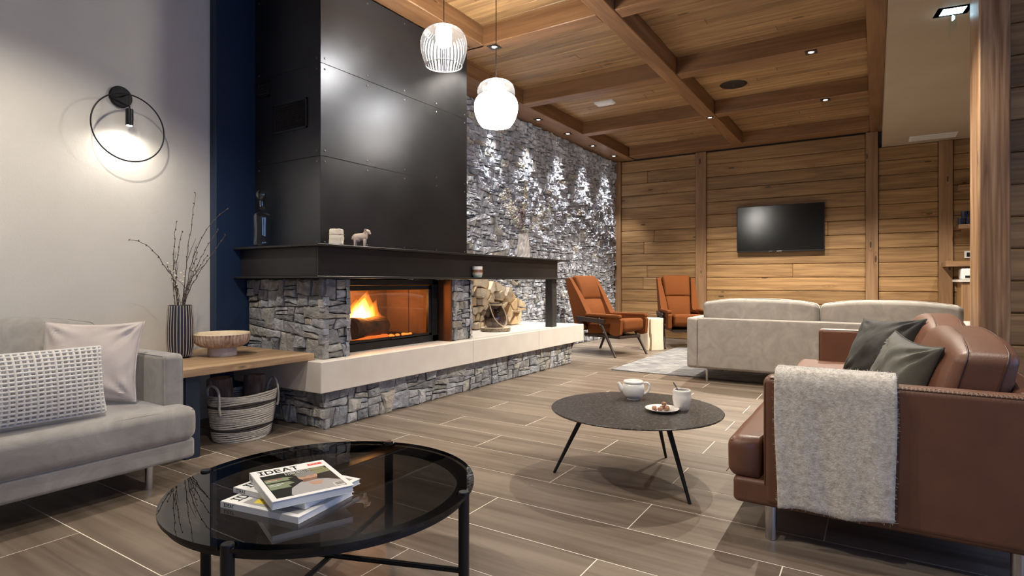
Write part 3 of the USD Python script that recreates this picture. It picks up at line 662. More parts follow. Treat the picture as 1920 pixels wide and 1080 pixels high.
# air grilles on the left flank
def grille(x0, x1, z0, z1, label, holes):
    g = thing('air_grille', label, 'air grille', ((x0 + x1) / 2, HY0, (z0 + z1) / 2))
    c = (x0 + x1) / 2; d = (z0 + z1) / 2
    obj('frame', [box(x0, x1, HY0 - .010, HY0, z0, z0 + .012), box(x0, x1, HY0 - .010, HY0, z1 - .012, z1), box(x0, x0 + .012, HY0 - .010, HY0, z0, z1), box(x1 - .012, x1, HY0 - .010, HY0, z0, z1)], steel, g, world=True)
    obj('back_plate', box(x0 + .012, x1 - .012, HY0 - .002, HY0, z0 + .012, z1 - .012), mat('grille_dark', (.004, .004, .004), .9), g, world=True)
    if holes:
        M = []; sp = .018
        for i in range(int((x1 - x0 - .03) / sp)):
            for j in range(int((z1 - z0 - .03) / (sp * .87))):
                a = np.linspace(0, 2 * math.pi, 7)[:-1]; cx = x0 + .022 + i * sp + (sp / 2 if j % 2 else 0); cz = z0 + .022 + j * sp * .87
                if cx > x1 - .02: continue
                M.append(tube(np.c_[cx + .0095 * np.sin(a), np.full(6, HY0 - .0045), cz + .0095 * np.cos(a)], .0014, 3, closed=True))
        obj('mesh_grid', M, steel2, g, world=True, kind='stuff')
    else:
        for k in range(4): obj('slat', box(x0 + .012, x1 - .012, HY0 - .006, HY0 - .003, z0 + .02 + k * (z1 - z0 - .03) / 4, z0 + .03 + k * (z1 - z0 - .03) / 4), steel2, g, world=True)
grille(-3.83, -3.43, 2.10, 2.315, 'black honeycomb air grille on the left flank of the steel hood', True)
grille(-4.01, -3.87, 2.40, 2.52, 'small black air grille on the flank of the steel hood, near the navy wall', False)

# ================================================================== seating
def sofa(name, label, loc, rotz, L, D, m, legs, seat_split=(0.5,), piping=None, thr=thread, leg_r=.014, arm_w=.10, arm_z=.635, arm_y=.135, stitch=False, back_h=.79, gaps=True):
    """front at local y = 0, back at y = D, length along x"""
    t = thing(name, label, 'sofa', loc, rotz)
    H = L / 2
    obj('base', T(gbox(L - .01, D - .04, .10, .02, 8, 4, 1), 0, D / 2 + .005, .18), m, t, smooth=50)
    for s in (-1, 1):
        a = gbox(arm_w, D - arm_y, arm_z - .135, .028, 1, 5, 3); obj('arm', T(a, s * (H - arm_w / 2), (D + arm_y) / 2, (arm_z + .135) / 2), m, t, smooth=50)
        x1, x0 = s * (H + .0005), s * (H - arm_w - .0005)
        e = .028 * .3
        for xx in (s * (H - e), s * (H - arm_w + e)):
            ln = [(xx, arm_y + e, .16), (xx, arm_y + e, arm_z - .03), (xx, arm_y + .03, arm_z - e), (xx, D - .03, arm_z - e), (xx, D - e, arm_z - .03), (xx, D - e, .16)]
            obj('piping', tube(ln, .0036, 6), piping or m, t, smooth=True)
        obj('seam', [tube([(s * (H + .0002), D - .135 - (.32 if stitch else 0), z) for z in (.145, .4, arm_z - .02)], .0016, 5)], thr, t)
    if stitch:
        st = [tube([(H - .016, y, arm_z - .001), (H - .009, y + .004, arm_z + .0012), (H - .001, y + .008, arm_z - .008)], .0013, 4) for y in np.arange(arm_y + .05, D - .04, .0125)]
        obj('whip_stitches', st, thread_b, t, kind='stuff', label='pale whip stitches along the arm edge')
    bw = L - 2 * arm_w - .004
    obj('back_frame', T(gbox(bw, .11, arm_z - .135, .025, 6, 1, 3), 0, D - .055, (arm_z + .135) / 2), m, t, smooth=50)
    obj('seam', tube([(x, D - .004, arm_z - .012) for x in np.linspace(-bw / 2 + .02, bw / 2 - .02, 12)], .0028, 6), piping or m, t, smooth=True)
    # T-shaped seat cushions
    edges = [-H] + [-H + L * q for q in seat_split] + [H]
    for k, (a, b) in enumerate(zip(edges[:-1], edges[1:])):
        w = b - a - .006; sd = D - .14; c = gbox(w, sd, .165, .045, max(3, int(w / .12)), 6, 2, extra=((), (-sd / 2 + .118, -sd / 2 + .128), ()))
        c = wrinkle(bulge(c, .022, (0, 1), 2), .009, 7, seed=k + int(L * 10)); v = c.vertices.copy()
        back = v[:, 1] > -sd / 2 + .123
        if k == 0: lo = -w / 2; v[back, 0] = np.where(v[back, 0] < lo + .2, np.maximum(v[back, 0], lo + arm_w - .01 + (v[back, 0] - lo) * .3), v[back, 0])
        if k == len(edges) - 2: hi = w / 2; v[back, 0] = np.where(v[back, 0] > hi - .2, np.minimum(v[back, 0], hi - arm_w + .01 + (v[back, 0] - hi) * .3), v[back, 0])
        c = trimesh.Trimesh(v, c.faces, process=False)
        obj('seat_cushion', T(c, (a + b) / 2, sd / 2, .305), m, t, smooth=60)
        for zz in ((.372,) if not stitch else (.372, .245)):
            fl = [((a + .02) + (b - a - .04) * q, -.0005 + .018 * (zz > .3) - 0 * q, zz + .006 * math.sin(9 * q + k)) for q in np.linspace(0, 1, 20)]
            obj('seam', tube(fl, .0022, 6), thr, t, smooth=True)
    # back cushions
    n = 2; cw = (L - 2 * arm_w - .06) / n
    for k in range(n):
        h = back_h - .385; c = gbox(cw - .012, .17, h, .04, 9, 2, 6)
        v = c.vertices.copy(); u = v / (np.array([cw - .012, .17, h]) / 2)
        f = np.clip(1 - u[:, 0] ** 4, 0, 1) * np.clip(1 - u[:, 2] ** 2, 0, 1)
        v[:, 1] += np.sign(u[:, 1]) * (np.abs(u[:, 1]) > .4) * .055 * f
        v[:, 2] += (u[:, 2] > .3) * .028 * np.clip(1 - u[:, 0] ** 2, 0, 1) - (u[:, 2] > .3) * .02 * np.abs(u[:, 0]) ** 4
        v[:, 1] += .10 * (u[:, 2] * .5)                                   # leans back
        c = wrinkle(trimesh.Trimesh(v, c.faces, process=False), .014, 6, seed=k + 3 + int(L * 7))
        x0 = -L / 2 + arm_w + .03 + cw * (k + .5)
        o = obj('back_cushion', T(c, x0, D - .215, .385 + h / 2), m, t, smooth=60)
        # boxed border: piped seams round both faces
        sm = []
        for yy in (-.055, .055):
            P = []
            for q in np.linspace(0, 1, 15): P.append((-cw / 2 + .006, yy, -h / 2 + .04 + (h - .08) * q))
            for q in np.linspace(0, 1, 24):
                xx = -cw / 2 + .03 + (cw - .06) * q; uu = xx / (cw / 2); P.append((xx, yy, h / 2 - .003 + .028 * (1 - uu * uu) - .02 * uu ** 4))
            for q in np.linspace(1, 0, 15): P.append((cw / 2 - .006, yy, -h / 2 + .04 + (h - .08) * q))
            P = np.array(P); P[:, 1] += .10 * P[:, 2] / h; sm.append(tube(P, .0034, 6))
        obj('piping', [T(q, x0, D - .215, .385 + h / 2) for q in sm], piping or m, t, smooth=True)
    for x, y in legs:
        obj('leg', lathe([(0, 0), (leg_r - .002, 0), (leg_r, .003), (leg_r, .135), (0, .135)], 20).apply_translation([x, y, 0]), chrome if name != 'leather_sofa' else chrome, t, smooth=40)
    return t

sofa('grey_sofa', 'grey velvet sofa against the beige wall at the left edge', (-2.82, .47, 0), 90, 2.2, 1.0, velvet, [(.925, .125), (-.925, .125), (.925, .93), (-.925, .93)], leg_r=.017)
sofa('grey_sofa', 'pale grey sofa seen from behind, standing in front of the television', (-.425, 6.80, 0), 180, 2.35, .985, velvet_b, [(.985, .27), (-.985, .27), (.985, .935), (-.985, .935)], leg_r=.012, back_h=.805)
sofa('leather_sofa', 'cognac brown leather sofa in the right foreground', (-.50, 3.73, 0), -90, 2.70, 1.0, leather, [(1.31, .16), (1.31, .89), (-1.31, .16), (-1.31, .89)], (.47,), piping=leather_dark, thr=thread_b, leg_r=.021, stitch=True, back_h=.77)

# scatter cushions
def place_pillow(name, label, cat_, m, w, h, th, loc, R3, seed, piping=None, group=None, pinch=.07, wr=.012, extra=None):
    """R3: columns = width direction, facing-away normal, up direction"""
    t = thing(name, label, cat_, loc, group=group); M = np.eye(4); M[:3, :3] = R3
    p = pillow(w, h, th, pinch=pinch, seed=seed, wr=wr); p.apply_transform(M); obj('cover', p, m, t, smooth=60)
    e = pillow_edge(w, h, pinch); e = (np.c_[e, np.ones(len(e))] @ M.T)[:, :3]
    obj('piping', tube(e, .0042, 6), piping or m, t, smooth=True)
    if extra: extra(t, M)
    return t
def frame_of(normal, up=(0, 0, 1), roll=0):
    n = np.array(normal, float); n /= np.linalg.norm(n); w = np.cross(up, n) * 1.0; w /= np.linalg.norm(w); u = np.cross(n, w)
    c, s = math.cos(math.radians(roll)), math.sin(math.radians(roll))
    w, u = c * w + s * u, -s * w + c * u
    return np.c_[w, -n, u] if np.linalg.det(np.c_[w, -n, u]) > 0 else np.c_[-w, -n, u]
charcoal = mat('charcoal_velvet', (.015, .0145, .0135), .8, col2=(.026, .025, .0225), nscale=8, sheen=.08, bump=.0006, bscale=250)
olive = mat('olive_grey_velvet', (.062, .060, .051), .75, col2=(.105, .102, .088), nscale=9, detail=5, sheen=.15, bump=.0006, bscale=250)
nearchar = mat('charcoal_back', (.018, .018, .019), .8, sheen=.2)
place_pillow('scatter_cushion', 'dark charcoal square cushion leaning farther back on the leather sofa', 'cushion', charcoal, .43, .43, .16, (.03, 4.03, .585), frame_of((-.64, -.60, .48), roll=4), 1, pinch=.10, wr=.035)
place_pillow('scatter_cushion', 'olive grey velvet cushion nearer the folded throw on the leather sofa', 'cushion', olive, .42, .42, .18, (.085, 2.85, .565), frame_of((-.90, -.34, .30), roll=-4), 2, piping=nearchar, pinch=.11, wr=.045)
blush = mat('blush_grey_velvet', (.50, .44, .42), .75, col2=(.57, .51, .485), nscale=9, sheen=.4, bump=.0006, bscale=250)
place_pillow('scatter_cushion', 'pale pinkish grey square cushion at the end of the left sofa', 'cushion', blush, .42, .40, .14, (-3.235, 1.265, .605), frame_of((.74, -.58, .30), roll=-1), 3, pinch=.09, wr=.035)
knit = mat('ivory_wool', (.66, .64, .61), .9, sheen=.3, bump=.001, bscale=400)
knit_t = [mat('taupe_wool', (.27, .225, .19), .9, bump=.001, bscale=400), mat('grey_wool', (.34, .315, .295), .9, bump=.001, bscale=400)]
def knots_on(t, M):
    """rows of dark woven loops on the ivory lumbar cushion: too many to count"""
    w, h, th = .78, .30, .15; A, B = [], []
    cap = trimesh.creation.icosphere(1, 1.0)
    nx, nz = 33, 17
    for i in range(nx):
        for j in range(nz):
            u, v = -1 + 2 * (i + .5) / nx, -1 + 2 * (j + .5) / nz
            if abs(u) > .965 or abs(v) > .94: continue
            y = -th / 2 * ((1 - u * u) * (1 - v * v)) ** .42
            m = cap.copy(); m.apply_scale([.0060 * rng.uniform(.9, 1.15), .0034, .0037]); m.apply_translation([w / 2 * u * (1 - .025 * (1 - v * v)), y - .0015, h / 2 * v * (1 - .025 * (1 - u * u))])
            (A if rng.random() < .5 else B).append(m)
    for k, L in enumerate((A, B)):
        q = cat_(L); q.apply_transform(M); obj('woven_loops', q, knit_t[k], t, kind='stuff', label='dark taupe loops woven through the ivory wool')
    rb = []
    for j in range(nz + 1):
        v = -1 + 2 * j / nz; v = np.clip(v, -.97, .97); us = np.linspace(-.98, .98, 46)
        rb.append(tube([(w / 2 * u * (1 - .025 * (1 - v * v)), -th / 2 * max((1 - u * u) * (1 - v * v), 0) ** .42 - .001 - .0022 * math.sin(k * 3.1), h / 2 * v * (1 - .025 * (1 - u * u))) for k, u in enumerate(us)], .0068, 6))
    for i in range(nx + 1):
        u = float(np.clip(-1 + 2 * i / nx, -.975, .975)); vs = np.linspace(-.97, .97, 26)
        rb.append(tube([(w / 2 * u * (1 - .025 * (1 - v * v)), -th / 2 * max((1 - u * u) * (1 - v * v), 0) ** .42 - .0015, h / 2 * v * (1 - .025 * (1 - u * u))) for v in vs], .0060, 6))
    q = cat_(rb); q.apply_transform(M); obj('raised_grid', q, knit, t, smooth=True, kind='stuff', label='raised ivory wool cords')
place_pillow('lumbar_cushion', 'long ivory knitted lumbar cushion with dark woven dots on the left sofa', 'cushion', knit, .78, .285, .14, (-2.955, .815, .558), frame_of((.98, -.02, .16), roll=0), 4, wr=.006, pinch=.025, extra=knots_on)

# woollen throw over the near arm of the leather sofa
def throw():
    x0, x1 = -.322, .062; ya, yb, zt = 2.362, 2.498, .652
    path = [(ya - .006, .160), (ya - .004, .30), (ya - .002, .45), (ya, .58), (ya + .004, .628), (ya + .018, zt), (ya + .06, zt + .004), (yb - .015, zt), (yb, .62), (yb + .006, .56), (yb + .008, .48)]
    c = spline([(0, a, b) for a, b in path], 46); n = 40; V = []
    for side in (0, 1):
        for i, (_, y, z) in enumerate(c):
            k = i / 45; out = (1 - k) if k < .5 else 0
            for j in range(n + 1):
                u = j / n; x = x0 + (x1 - x0) * u
                x += (.012 * (1 - k) if u < .5 else 0) * (1 - 2 * u) * 1.0 - .0 + .004 * math.sin(9 * z + u * 3)
                wv = .007 * math.sin(u * 9 + 2 * z) * out + .004 * math.sin(u * 21 + 5 * z) * out
                zz = z + ((.016 * (u - .5) + .008 * math.sin(u * 8)) if i < 8 else 0) * (1 - i / 8 if i < 8 else 0)
                th = .013
                t_ = c[min(i + 1, 45)] - c[max(i - 1, 0)]; nn = np.array([t_[2], -t_[1]]); nn /= np.linalg.norm(nn) + 1e-9
                s = th * side; V.append((x, y - wv - abs(0) - nn[0] * s * 1.0 * (1 if True else 0), zz - nn[1] * s))
    V = np.array(V); m_ = 46 * (n + 1); F = []
    for i in range(45):
        for j in range(n):
            a = i * (n + 1) + j; b = a + n + 1
            F += [[a, a + 1, b + 1], [a, b + 1, b]]; F += [[m_ + a, m_ + b + 1, m_ + a + 1], [m_ + a, m_ + b, m_ + b + 1]]
    def edge(ids):
        for p, q in zip(ids[:-1], ids[1:]): F.extend([[p, m_ + p, m_ + q], [p, m_ + q, q]])
    edge([j for j in range(n + 1)][::-1]); edge([45 * (n + 1) + j for j in range(n + 1)]); edge([i * (n + 1) for i in range(46)]); edge([i * (n + 1) + n for i in range(46)][::-1])
    m = trimesh.Trimesh(V, F, process=False); trimesh.repair.fix_normals(m)
    return m
wool = mat('oatmeal_wool', (.44, .405, .365), .95, ramp=[(.3, (.42, .375, .325)), (.5, (.60, .555, .50)), (.7, (.74, .70, .645))], nscale=60, detail=6, sheen=.6, bump=.004, bscale=160, bdetail=6)
tw = thing('throw_blanket', 'fluffy oatmeal wool throw folded over the near arm of the leather sofa', 'blanket', (-.13, 2.43, .15))
tm = throw(); obj('cloth', tm, wool, tw, smooth=True, world=True)
# loose fibres of the wool
smp, fid = trimesh.sample.sample_surface(tm, 7000, seed=3); nn = tm.face_normals[fid]; fz = []
dirs = nn * nrg.uniform(.3, 1, (len(smp), 1)) + nrg.normal(0, .6, smp.shape); dirs /= np.linalg.norm(dirs, axis=1, keepdims=True); ln = nrg.uniform(.003, .009, (len(smp), 1))
P = np.stack([smp, smp + dirs * ln * .5 + nrg.normal(0, .0008, smp.shape), smp + dirs * ln + nrg.normal(0, .0016, smp.shape) - [0, 0, .001]], 1).reshape(-1, 3)
cv = UsdGeom.BasisCurves.Define(stage, tw.path + '/fibres'); cv.CreateTypeAttr('linear'); cv.CreatePointsAttr(Vt.Vec3fArray.FromNumpy((P - tw.loc).astype(np.float32)))
cv.CreateCurveVertexCountsAttr(Vt.IntArray.FromNumpy(np.full(len(smp), 3, np.int32))); cv.CreateWidthsAttr(Vt.FloatArray.FromNumpy(np.full(len(P), .0007, np.float32))); cv.SetWidthsInterpolation('vertex')
UsdShade.MaterialBindingAPI.Apply(cv.GetPrim()).Bind(wool); keys(cv.GetPrim(), kind='stuff')

# ---- armchairs: angular shell, padded arms, dark wooden frame
rust = mat('rust_wool', (.125, .036, .0075), .85, col2=(.165, .050, .011), nscale=120, detail=2, spec=.2, bump=.0008, bscale=420)
walnut = mat('dark_walnut', (.022, .011, .007), .5, col2=(.036, .019, .012), nscale=5, stretch=(1, 6, 6))
def armchair(label, loc, rotz):
    t = thing('armchair', label, 'armchair', loc, rotz)
    UsdGeom.Xform(stage.GetPrimAtPath(t.path)).AddScaleOp().Set(Gf.Vec3f(1, .84, 1))
    # side shells: wing and arm in one angular panel, flaring outward
    for s in (-1, 1):
        wing = rpoly([(-.60, 1.035), (-.505, 1.04), (-.335, .80), (-.17, .545), (.36, .525), (.415, .49), (.40, .30), (.33, .275), (.22, .30), (.245, .44), (-.30, .465), (-.40, .30), (-.36, .22)], .012)
        w = prism(wing.buffer(0), .062, 'xz'); w = w.subdivide_to_size(.08) if hasattr(w, 'subdivide_to_size') else w
        v = w.vertices.copy(); inn = v[:, 1] < .03; v[:, 1] = s * (v[:, 1] + .285 - inn * .075 * np.clip((1.04 - v[:, 2]) / .5, 0, 1) * np.clip((.02 - v[:, 0]) / .25, 0, 1) * (v[:, 2] > .5))
        w = trimesh.Trimesh(v, w.faces if s > 0 else w.faces[:, ::-1], process=False); obj('side_panel', w, rust, t, smooth=30)
        obj('arm_pad', T(gbox(.60, .085, .05, .02, 6, 1, 1), .10, s * .325, .535), rust, t, smooth=50)
        # frame: rail, front leg leaning forward, rear leg leaning back, two bolts
        y = s * .382
        obj('rail', R(T(cbox(-.36, .16, y - .013, y + .013, .435, .50, .006), 0, 0, 0), 3, (0, 1, 0), (0, 0, .45)), walnut, t)
        obj('leg', rod((.055, y - s * .01, .50), (.36, y + s * .006, .0), .024, .016, 12), walnut, t, smooth=40)
        obj('leg', rod((-.26, y - s * .01, .46), (-.485, y + s * .006, .0), .026, .017, 12), walnut, t, smooth=40)
        for q in (.16, .36): obj('bolt', T(R(lathe([(0, 0), (.010, 0), (.010, .004), (.006, .007), (0, .008)], 12), -90 * s, (1, 0, 0)), .055 + .305 * q, y + s * .018, .50 - .5 * q), chrome, t)
    seat = gbox(.66, .515, .165, .05, 8, 6, 2); seat = bulge(seat, .022, (0, 1), 2); v = seat.vertices.copy(); v[:, 2] += .05 * v[:, 0] / .33; v[:, 2] -= np.where((v[:, 2] < 0) & (v[:, 0] < 0), .0, 0)
    obj('seat', T(wrinkle(trimesh.Trimesh(v, seat.faces, process=False), .006, 8, 2), .075, 0, .375), rust, t, smooth=60)
    obj('under_frame', [cbox(-.30, .34, -.26, .26, .235, .275, .01)], walnut, t)
    def cushion(w, h, th, cx, cz, sd, tp0=1, tp1=1):
        c = gbox(th, w, h, .04, 1, 6, 8); v = c.vertices.copy(); u = v / (np.array([th, w, h]) / 2)
        v[:, 1] *= tp0 + (tp1 - tp0) * (u[:, 2] + 1) / 2
        v[:, 0] += (u[:, 0] > .3) * .035 * np.clip(1 - u[:, 1] ** 4, 0, 1) * np.clip(1 - u[:, 2] ** 2, 0, 1)
        c = wrinkle(trimesh.Trimesh(v, c.faces, process=False), .006, 9, sd)
        return T(R(c, -24, (0, 1, 0)), cx, 0, cz)
    obj('back_cushion', cushion(.52, .375, .12, -.462, .895, 1, .90, 1.0), rust, t, smooth=60)
    obj('back_cushion', cushion(.52, .39, .11, -.318, .565, 2, .80, .91), rust, t, smooth=60)
    obj('back_shell', T(R(gbox(.06, .58, .80, .025, 1, 4, 5), -24, (0, 1, 0)), -.475, 0, .68), rust, t, smooth=50)
    return t
armchair('rust orange wool armchair in front of the stone wall, turned to the right', (-3.085, 7.435, 0), -18)
armchair('rust orange wool armchair beside the log stool, facing the room before the wooden wall', (-2.47, 8.76, 0.013), -62)

# ---- log stool, rug
t = thing('log_stool', 'pale cracked log stool between the two rust armchairs', 'stool', (-2.76, 8.18, 0))
an = np.linspace(0, 2 * math.pi, 73)[:-1]
rr = .168 * (1 + .045 * np.sin(3 * an + .7) + .03 * np.sin(5 * an + 2)); cr = lambda a0, w, d: 1 - d * np.exp(-((np.angle(np.exp(1j * (an - a0)))) / w) ** 2)
zs = np.r_[0, .006, np.linspace(.03, .43, 12), .452, .46]; V = []
for k, z in enumerate(zs):
    c0 = -1.38 + .05 * math.sin(z * 14); f = cr(c0, .045, .42) * cr(2.2, .06, .2) * (1 - .05 * math.sin(z * 6)) * (.97 if k in (0, len(zs) - 1) else 1)
    V.append(np.c_[rr * f * np.cos(an), rr * f * np.sin(an), np.full(72, z)])
i, j = np.meshgrid(range(len(zs) - 1), range(72), indexing='ij'); q = np.stack([i * 72 + j, i * 72 + (j + 1) % 72, (i + 1) * 72 + (j + 1) % 72, (i + 1) * 72 + j], -1).reshape(-1, 4)
V = np.vstack(V + [[[0, 0, 0], [0, 0, .462]]]); e = (len(zs) - 1) * 72
F = np.vstack([q[:, [0, 1, 2]], q[:, [0, 2, 3]], [[len(V) - 2, (k + 1) % 72, k] for k in range(72)], [[len(V) - 1, e + k, e + (k + 1) % 72] for k in range(72)]])
pale = mat('pale_barked_wood', (.62, .52, .39), .65, col2=(.74, .65, .51), nscale=6, stretch=(1, 1, .25), bump=.002, bscale=14, bstretch=(2, 2, .3))
obj('trunk', trimesh.Trimesh(V, F, process=False), pale, t, smooth=35)
t = thing('rug', 'grey mottled woven rug under the pale grey sofa', 'rug', (-.8, 7.35, 0))
rugm = mat('mottled_grey_pile', (.20, .20, .21), .95, ramp=[(.3, (.085, .085, .095)), (.48, (.20, .20, .212)), (.62, (.36, .355, .36))], nscale=4.5, detail=8, stretch=(1, 5, 1), bump=.006, bscale=120, sheen=.2)
rg = gbox(3.4, 2.62, .012, .005, 60, 40, 1); rg = trimesh.Trimesh(np.array(rg.vertices), rg.faces, process=False); v = rg.vertices.copy(); v[:, 2] += (v[:, 2] > 0) * (meshkit.noise(v * 14) - .5) * .003
obj('pile', T(trimesh.Trimesh(v, rg.faces, process=False), 0, 0, .0065), rugm, t, smooth=60)

# ================================================================== tables
# glass table: four posts, black ring, smoked glass with notches, crossed stretchers
CX, CY, CR = -1.469, 1.227, .452
ang = [math.atan2(.8075 - CY, -1.32 - CX) + k * math.pi / 2 for k in range(4)]
t = thing('glass_table', 'round coffee table with smoked glass top and black metal frame in the foreground', 'coffee table', (CX, CY, 0))
g = sg.Point(0, 0).buffer(CR + .012, quad_segs=48)
for a in ang: g = g.difference(sg.Point(CR * math.cos(a), CR * math.sin(a)).buffer(.0215, quad_segs=6))
gm = prism(g, .010); obj('glass_top', T(gm, 0, 0, .352), glassy('smoked_table_glass', (.31, .315, .32), .0, ior=1.6), t, smooth=30)
obj('glass_edge', T(prism(g.difference(g.buffer(-.004)), .0098), 0, 0, .3521), mat('dark_glass_edge', (.01, .012, .014), .08, spec=.8), t, smooth=30)
obj('ring', T(prism(sg.Point(0, 0).buffer(CR - .002, quad_segs=48).difference(sg.Point(0, 0).buffer(CR - .042, quad_segs=48)), .018), 0, 0, .333), black_metal, t, smooth=30)
for a in ang:
    x, y = CR * math.cos(a), CR * math.sin(a)
    obj('leg', T(lathe([(0, 0), (.014, 0), (.0165, .003), (.0165, .364), (.0145, .368), (0, .368)], 24), x, y, 0), black_metal, t, smooth=40)
for k in range(2):
    a = ang[k]; obj('stretcher', rod((CR * math.cos(a), CR * math.sin(a), .118 + .012 * k), (-CR * math.cos(a), -CR * math.sin(a), .118 + .012 * k), .0085, sides=12), black_metal, t, smooth=40)

# low dark table on three legs
TX, TYc = -1.035, 2.82
t = thing('low_table', 'round black low table on three slanting legs in the middle of the room', 'coffee table', (TX, TYc, 0))
cr_m = mat('crackled_black_top', (.018, .016, .015), .40, spec=.5, bump=.0005, bscale=90)
N = {'tc': ('texture_coordinate', {}), 'n': ('noise_texture', {'scale': 14.0, 'detail': 3.0}), 'mx': ('mix_vector', {'fac': .06}), 'v': ('voronoi_texture', {'feature': 'distance_to_edge', 'scale': 46.0}), 'r': ('rgb_ramp', {'ramp': [(0, (.16, .14, .125)), (.03, (.07, .06, .055)), (.07, (.022, .02, .019)), (1, (.017, .0155, .015))]}),
     'b': ('bump', {'distance': .0006, 'strength': .8}), 'p': ('principled_bsdf', {'roughness': .36, 'specular_ior_level': .5})}
cr_m = usdkit.material(stage, '/World/Looks/crackle_top', N, [('tc.object', 'mx.a'), ('tc.object', 'n.vector'), ('n.color', 'mx.b'), ('mx.result', 'v.vector'), ('v.distance', 'r.fac'), ('r.color', 'p.base_color'), ('v.distance', 'b.height'), ('b.normal', 'p.normal')], surface='p.BSDF')
obj('top', T(lathe([(0, 0), (.40, 0), (.427, .005), (.43, .010), (.427, .013), (0, .013)], 96), 0, 0, .338), cr_m, t, smooth=40)
for fx, fy in ((-1.414, 2.648), (-.70, 2.60), (-1.0, 3.215)):
    d = np.array([fx - TX, fy - TYc]); obj('leg', rod((d[0] * .60, d[1] * .60, .339), (d[0], d[1], 0), .0135, .0075, 14), black_metal, t, smooth=40)
    obj('bracket', T(disc(.03, 0, .006, 16, .002), d[0] * .60, d[1] * .60, .332), black_metal, t)

# wooden bench shelf left of the fireplace
t = thing('oak_bench', 'thick oak bench shelf on a navy steel leg, joining the hearth slab', 'bench', (-3.65, 2.1, 0))
for a, b in ((XL - .06, -3.62), (-3.618, -3.20)):
    obj('plank', cbox(a, b, 1.60, 2.375 if a < -4 else 2.562, .467, .512, .003), oak_y, t, world=True)
obj('plank', cbox(XL, -3.62, 2.377, 2.562, .467, .512, .003), oak_y, t, world=True)
obj('leg', cbox(-3.372, -3.245, 1.727, 1.812, 0, .466, .004), navy_steel, t, world=True, label='navy steel leg')
obj('leg', cbox(-4.10, -3.98, 1.727, 1.812, 0, .466, .004), navy_steel, t, world=True, label='navy steel leg')

# television
t = thing('television', 'flat black television on the wooden back wall', 'television', (-1.265, 9.90, 1.83), 0)
obj('body', T(gbox(1.26, .035, .735, .006, 1, 1, 1), 0, -.045, 0), black_metal, t, smooth=30)
obj('screen', box(-.618, .618, -.0648, -.0625, -.345, .358), mat('tv_screen', (.006, .006, .006), .16, spec=.5), t)
obj('wall_bracket', box(-.2, .2, -.03, .036, -.15, .15), black_metal, t)
obj('logo', [box(-.035, .035, -.0641, -.0630, -.361, -.353), box(-.15, -.10, -.0641, -.0630, -.359, -.356)], mat('logo_grey', (.5, .5, .5), .4), t)

# ================================================================== things on the bench, mantel and hearth
def ang_to(x, y): return math.degrees(math.atan2(y, x))
BZ = .512
# striped vase with bare branches
t = thing('striped_vase', 'tall dark vase with pale vertical stripes on the oak bench', 'vase', (-3.74, 1.958, BZ))
prof = spline([(.05, 0, 0), (.062, 0, .012), (.072, 0, .05), (.0765, 0, .12), (.0765, 0, .20), (.072, 0, .28), (.068, 0, .333)], 22)[:, [0, 2]]
body = lathe(np.vstack([[(0, 0)], prof, [(.066, .335), (.064, .33), (.066, .28), (.07, .2), (0, .19)]]), 64)
obj('body', body, mat('dark_glaze', (.016, .020, .034), .45, col2=(.024, .027, .042), nscale=20, bump=.0008, bscale=60), t, smooth=50)
cream = mat('cream_stripe', (.48, .42, .36), .6)
for k in range(26):
    a = 2 * math.pi * k / 26; p = prof[1:]
    q = [((r + .0004) * math.cos(a), (r + .0004) * math.sin(a), z) for r, z in p if not .098 < z < .106]
    obj('stripe', tube(q, .0026, 5), cream, t, smooth=True)
t = thing('branches', 'bare budding twigs standing in the striped vase', 'branches', (-3.74, 1.958, BZ + .10))
twig = mat('twig_bark', (.050, .036, .03), .7, col2=(.09, .07, .06), nscale=40)
bud = mat('twig_bud', (.10, .065, .045), .7)
B0 = np.array([-3.74, 1.958, BZ + .20])
ends = [((-3.74, 1.66, 1.245), [(-3.745, 1.93, .98), (-3.745, 1.85, 1.12), (-3.745, 1.76, 1.22)]), ((-3.80, 2.09, 1.58), [(-3.75, 1.99, 1.0), (-3.77, 2.03, 1.25)]), ((-3.72, 2.26, 1.49), [(-3.73, 2.01, 1.05), (-3.72, 2.08, 1.27)]),
        ((-3.70, 2.185, 1.34), [(-3.73, 2.02, 1.0), (-3.71, 2.10, 1.20)]), ((-3.66, 2.21, 1.31), [(-3.71, 2.02, .98), (-3.68, 2.12, 1.16)]), ((-3.78, 1.955, 1.38), [(-3.77, 1.93, 1.0), (-3.78, 1.94, 1.2)]), ((-3.70, 1.95, 1.31), [(-3.72, 1.92, .98), (-3.71, 1.925, 1.16)]),
        ((-3.70, 1.86, 1.09), [(-3.72, 1.93, .93)]), ((-3.79, 2.16, 1.17), [(-3.76, 2.0, .93), (-3.78, 2.08, 1.06)]), ((-3.73, 2.06, 1.18), [(-3.735, 2.0, .95)])]
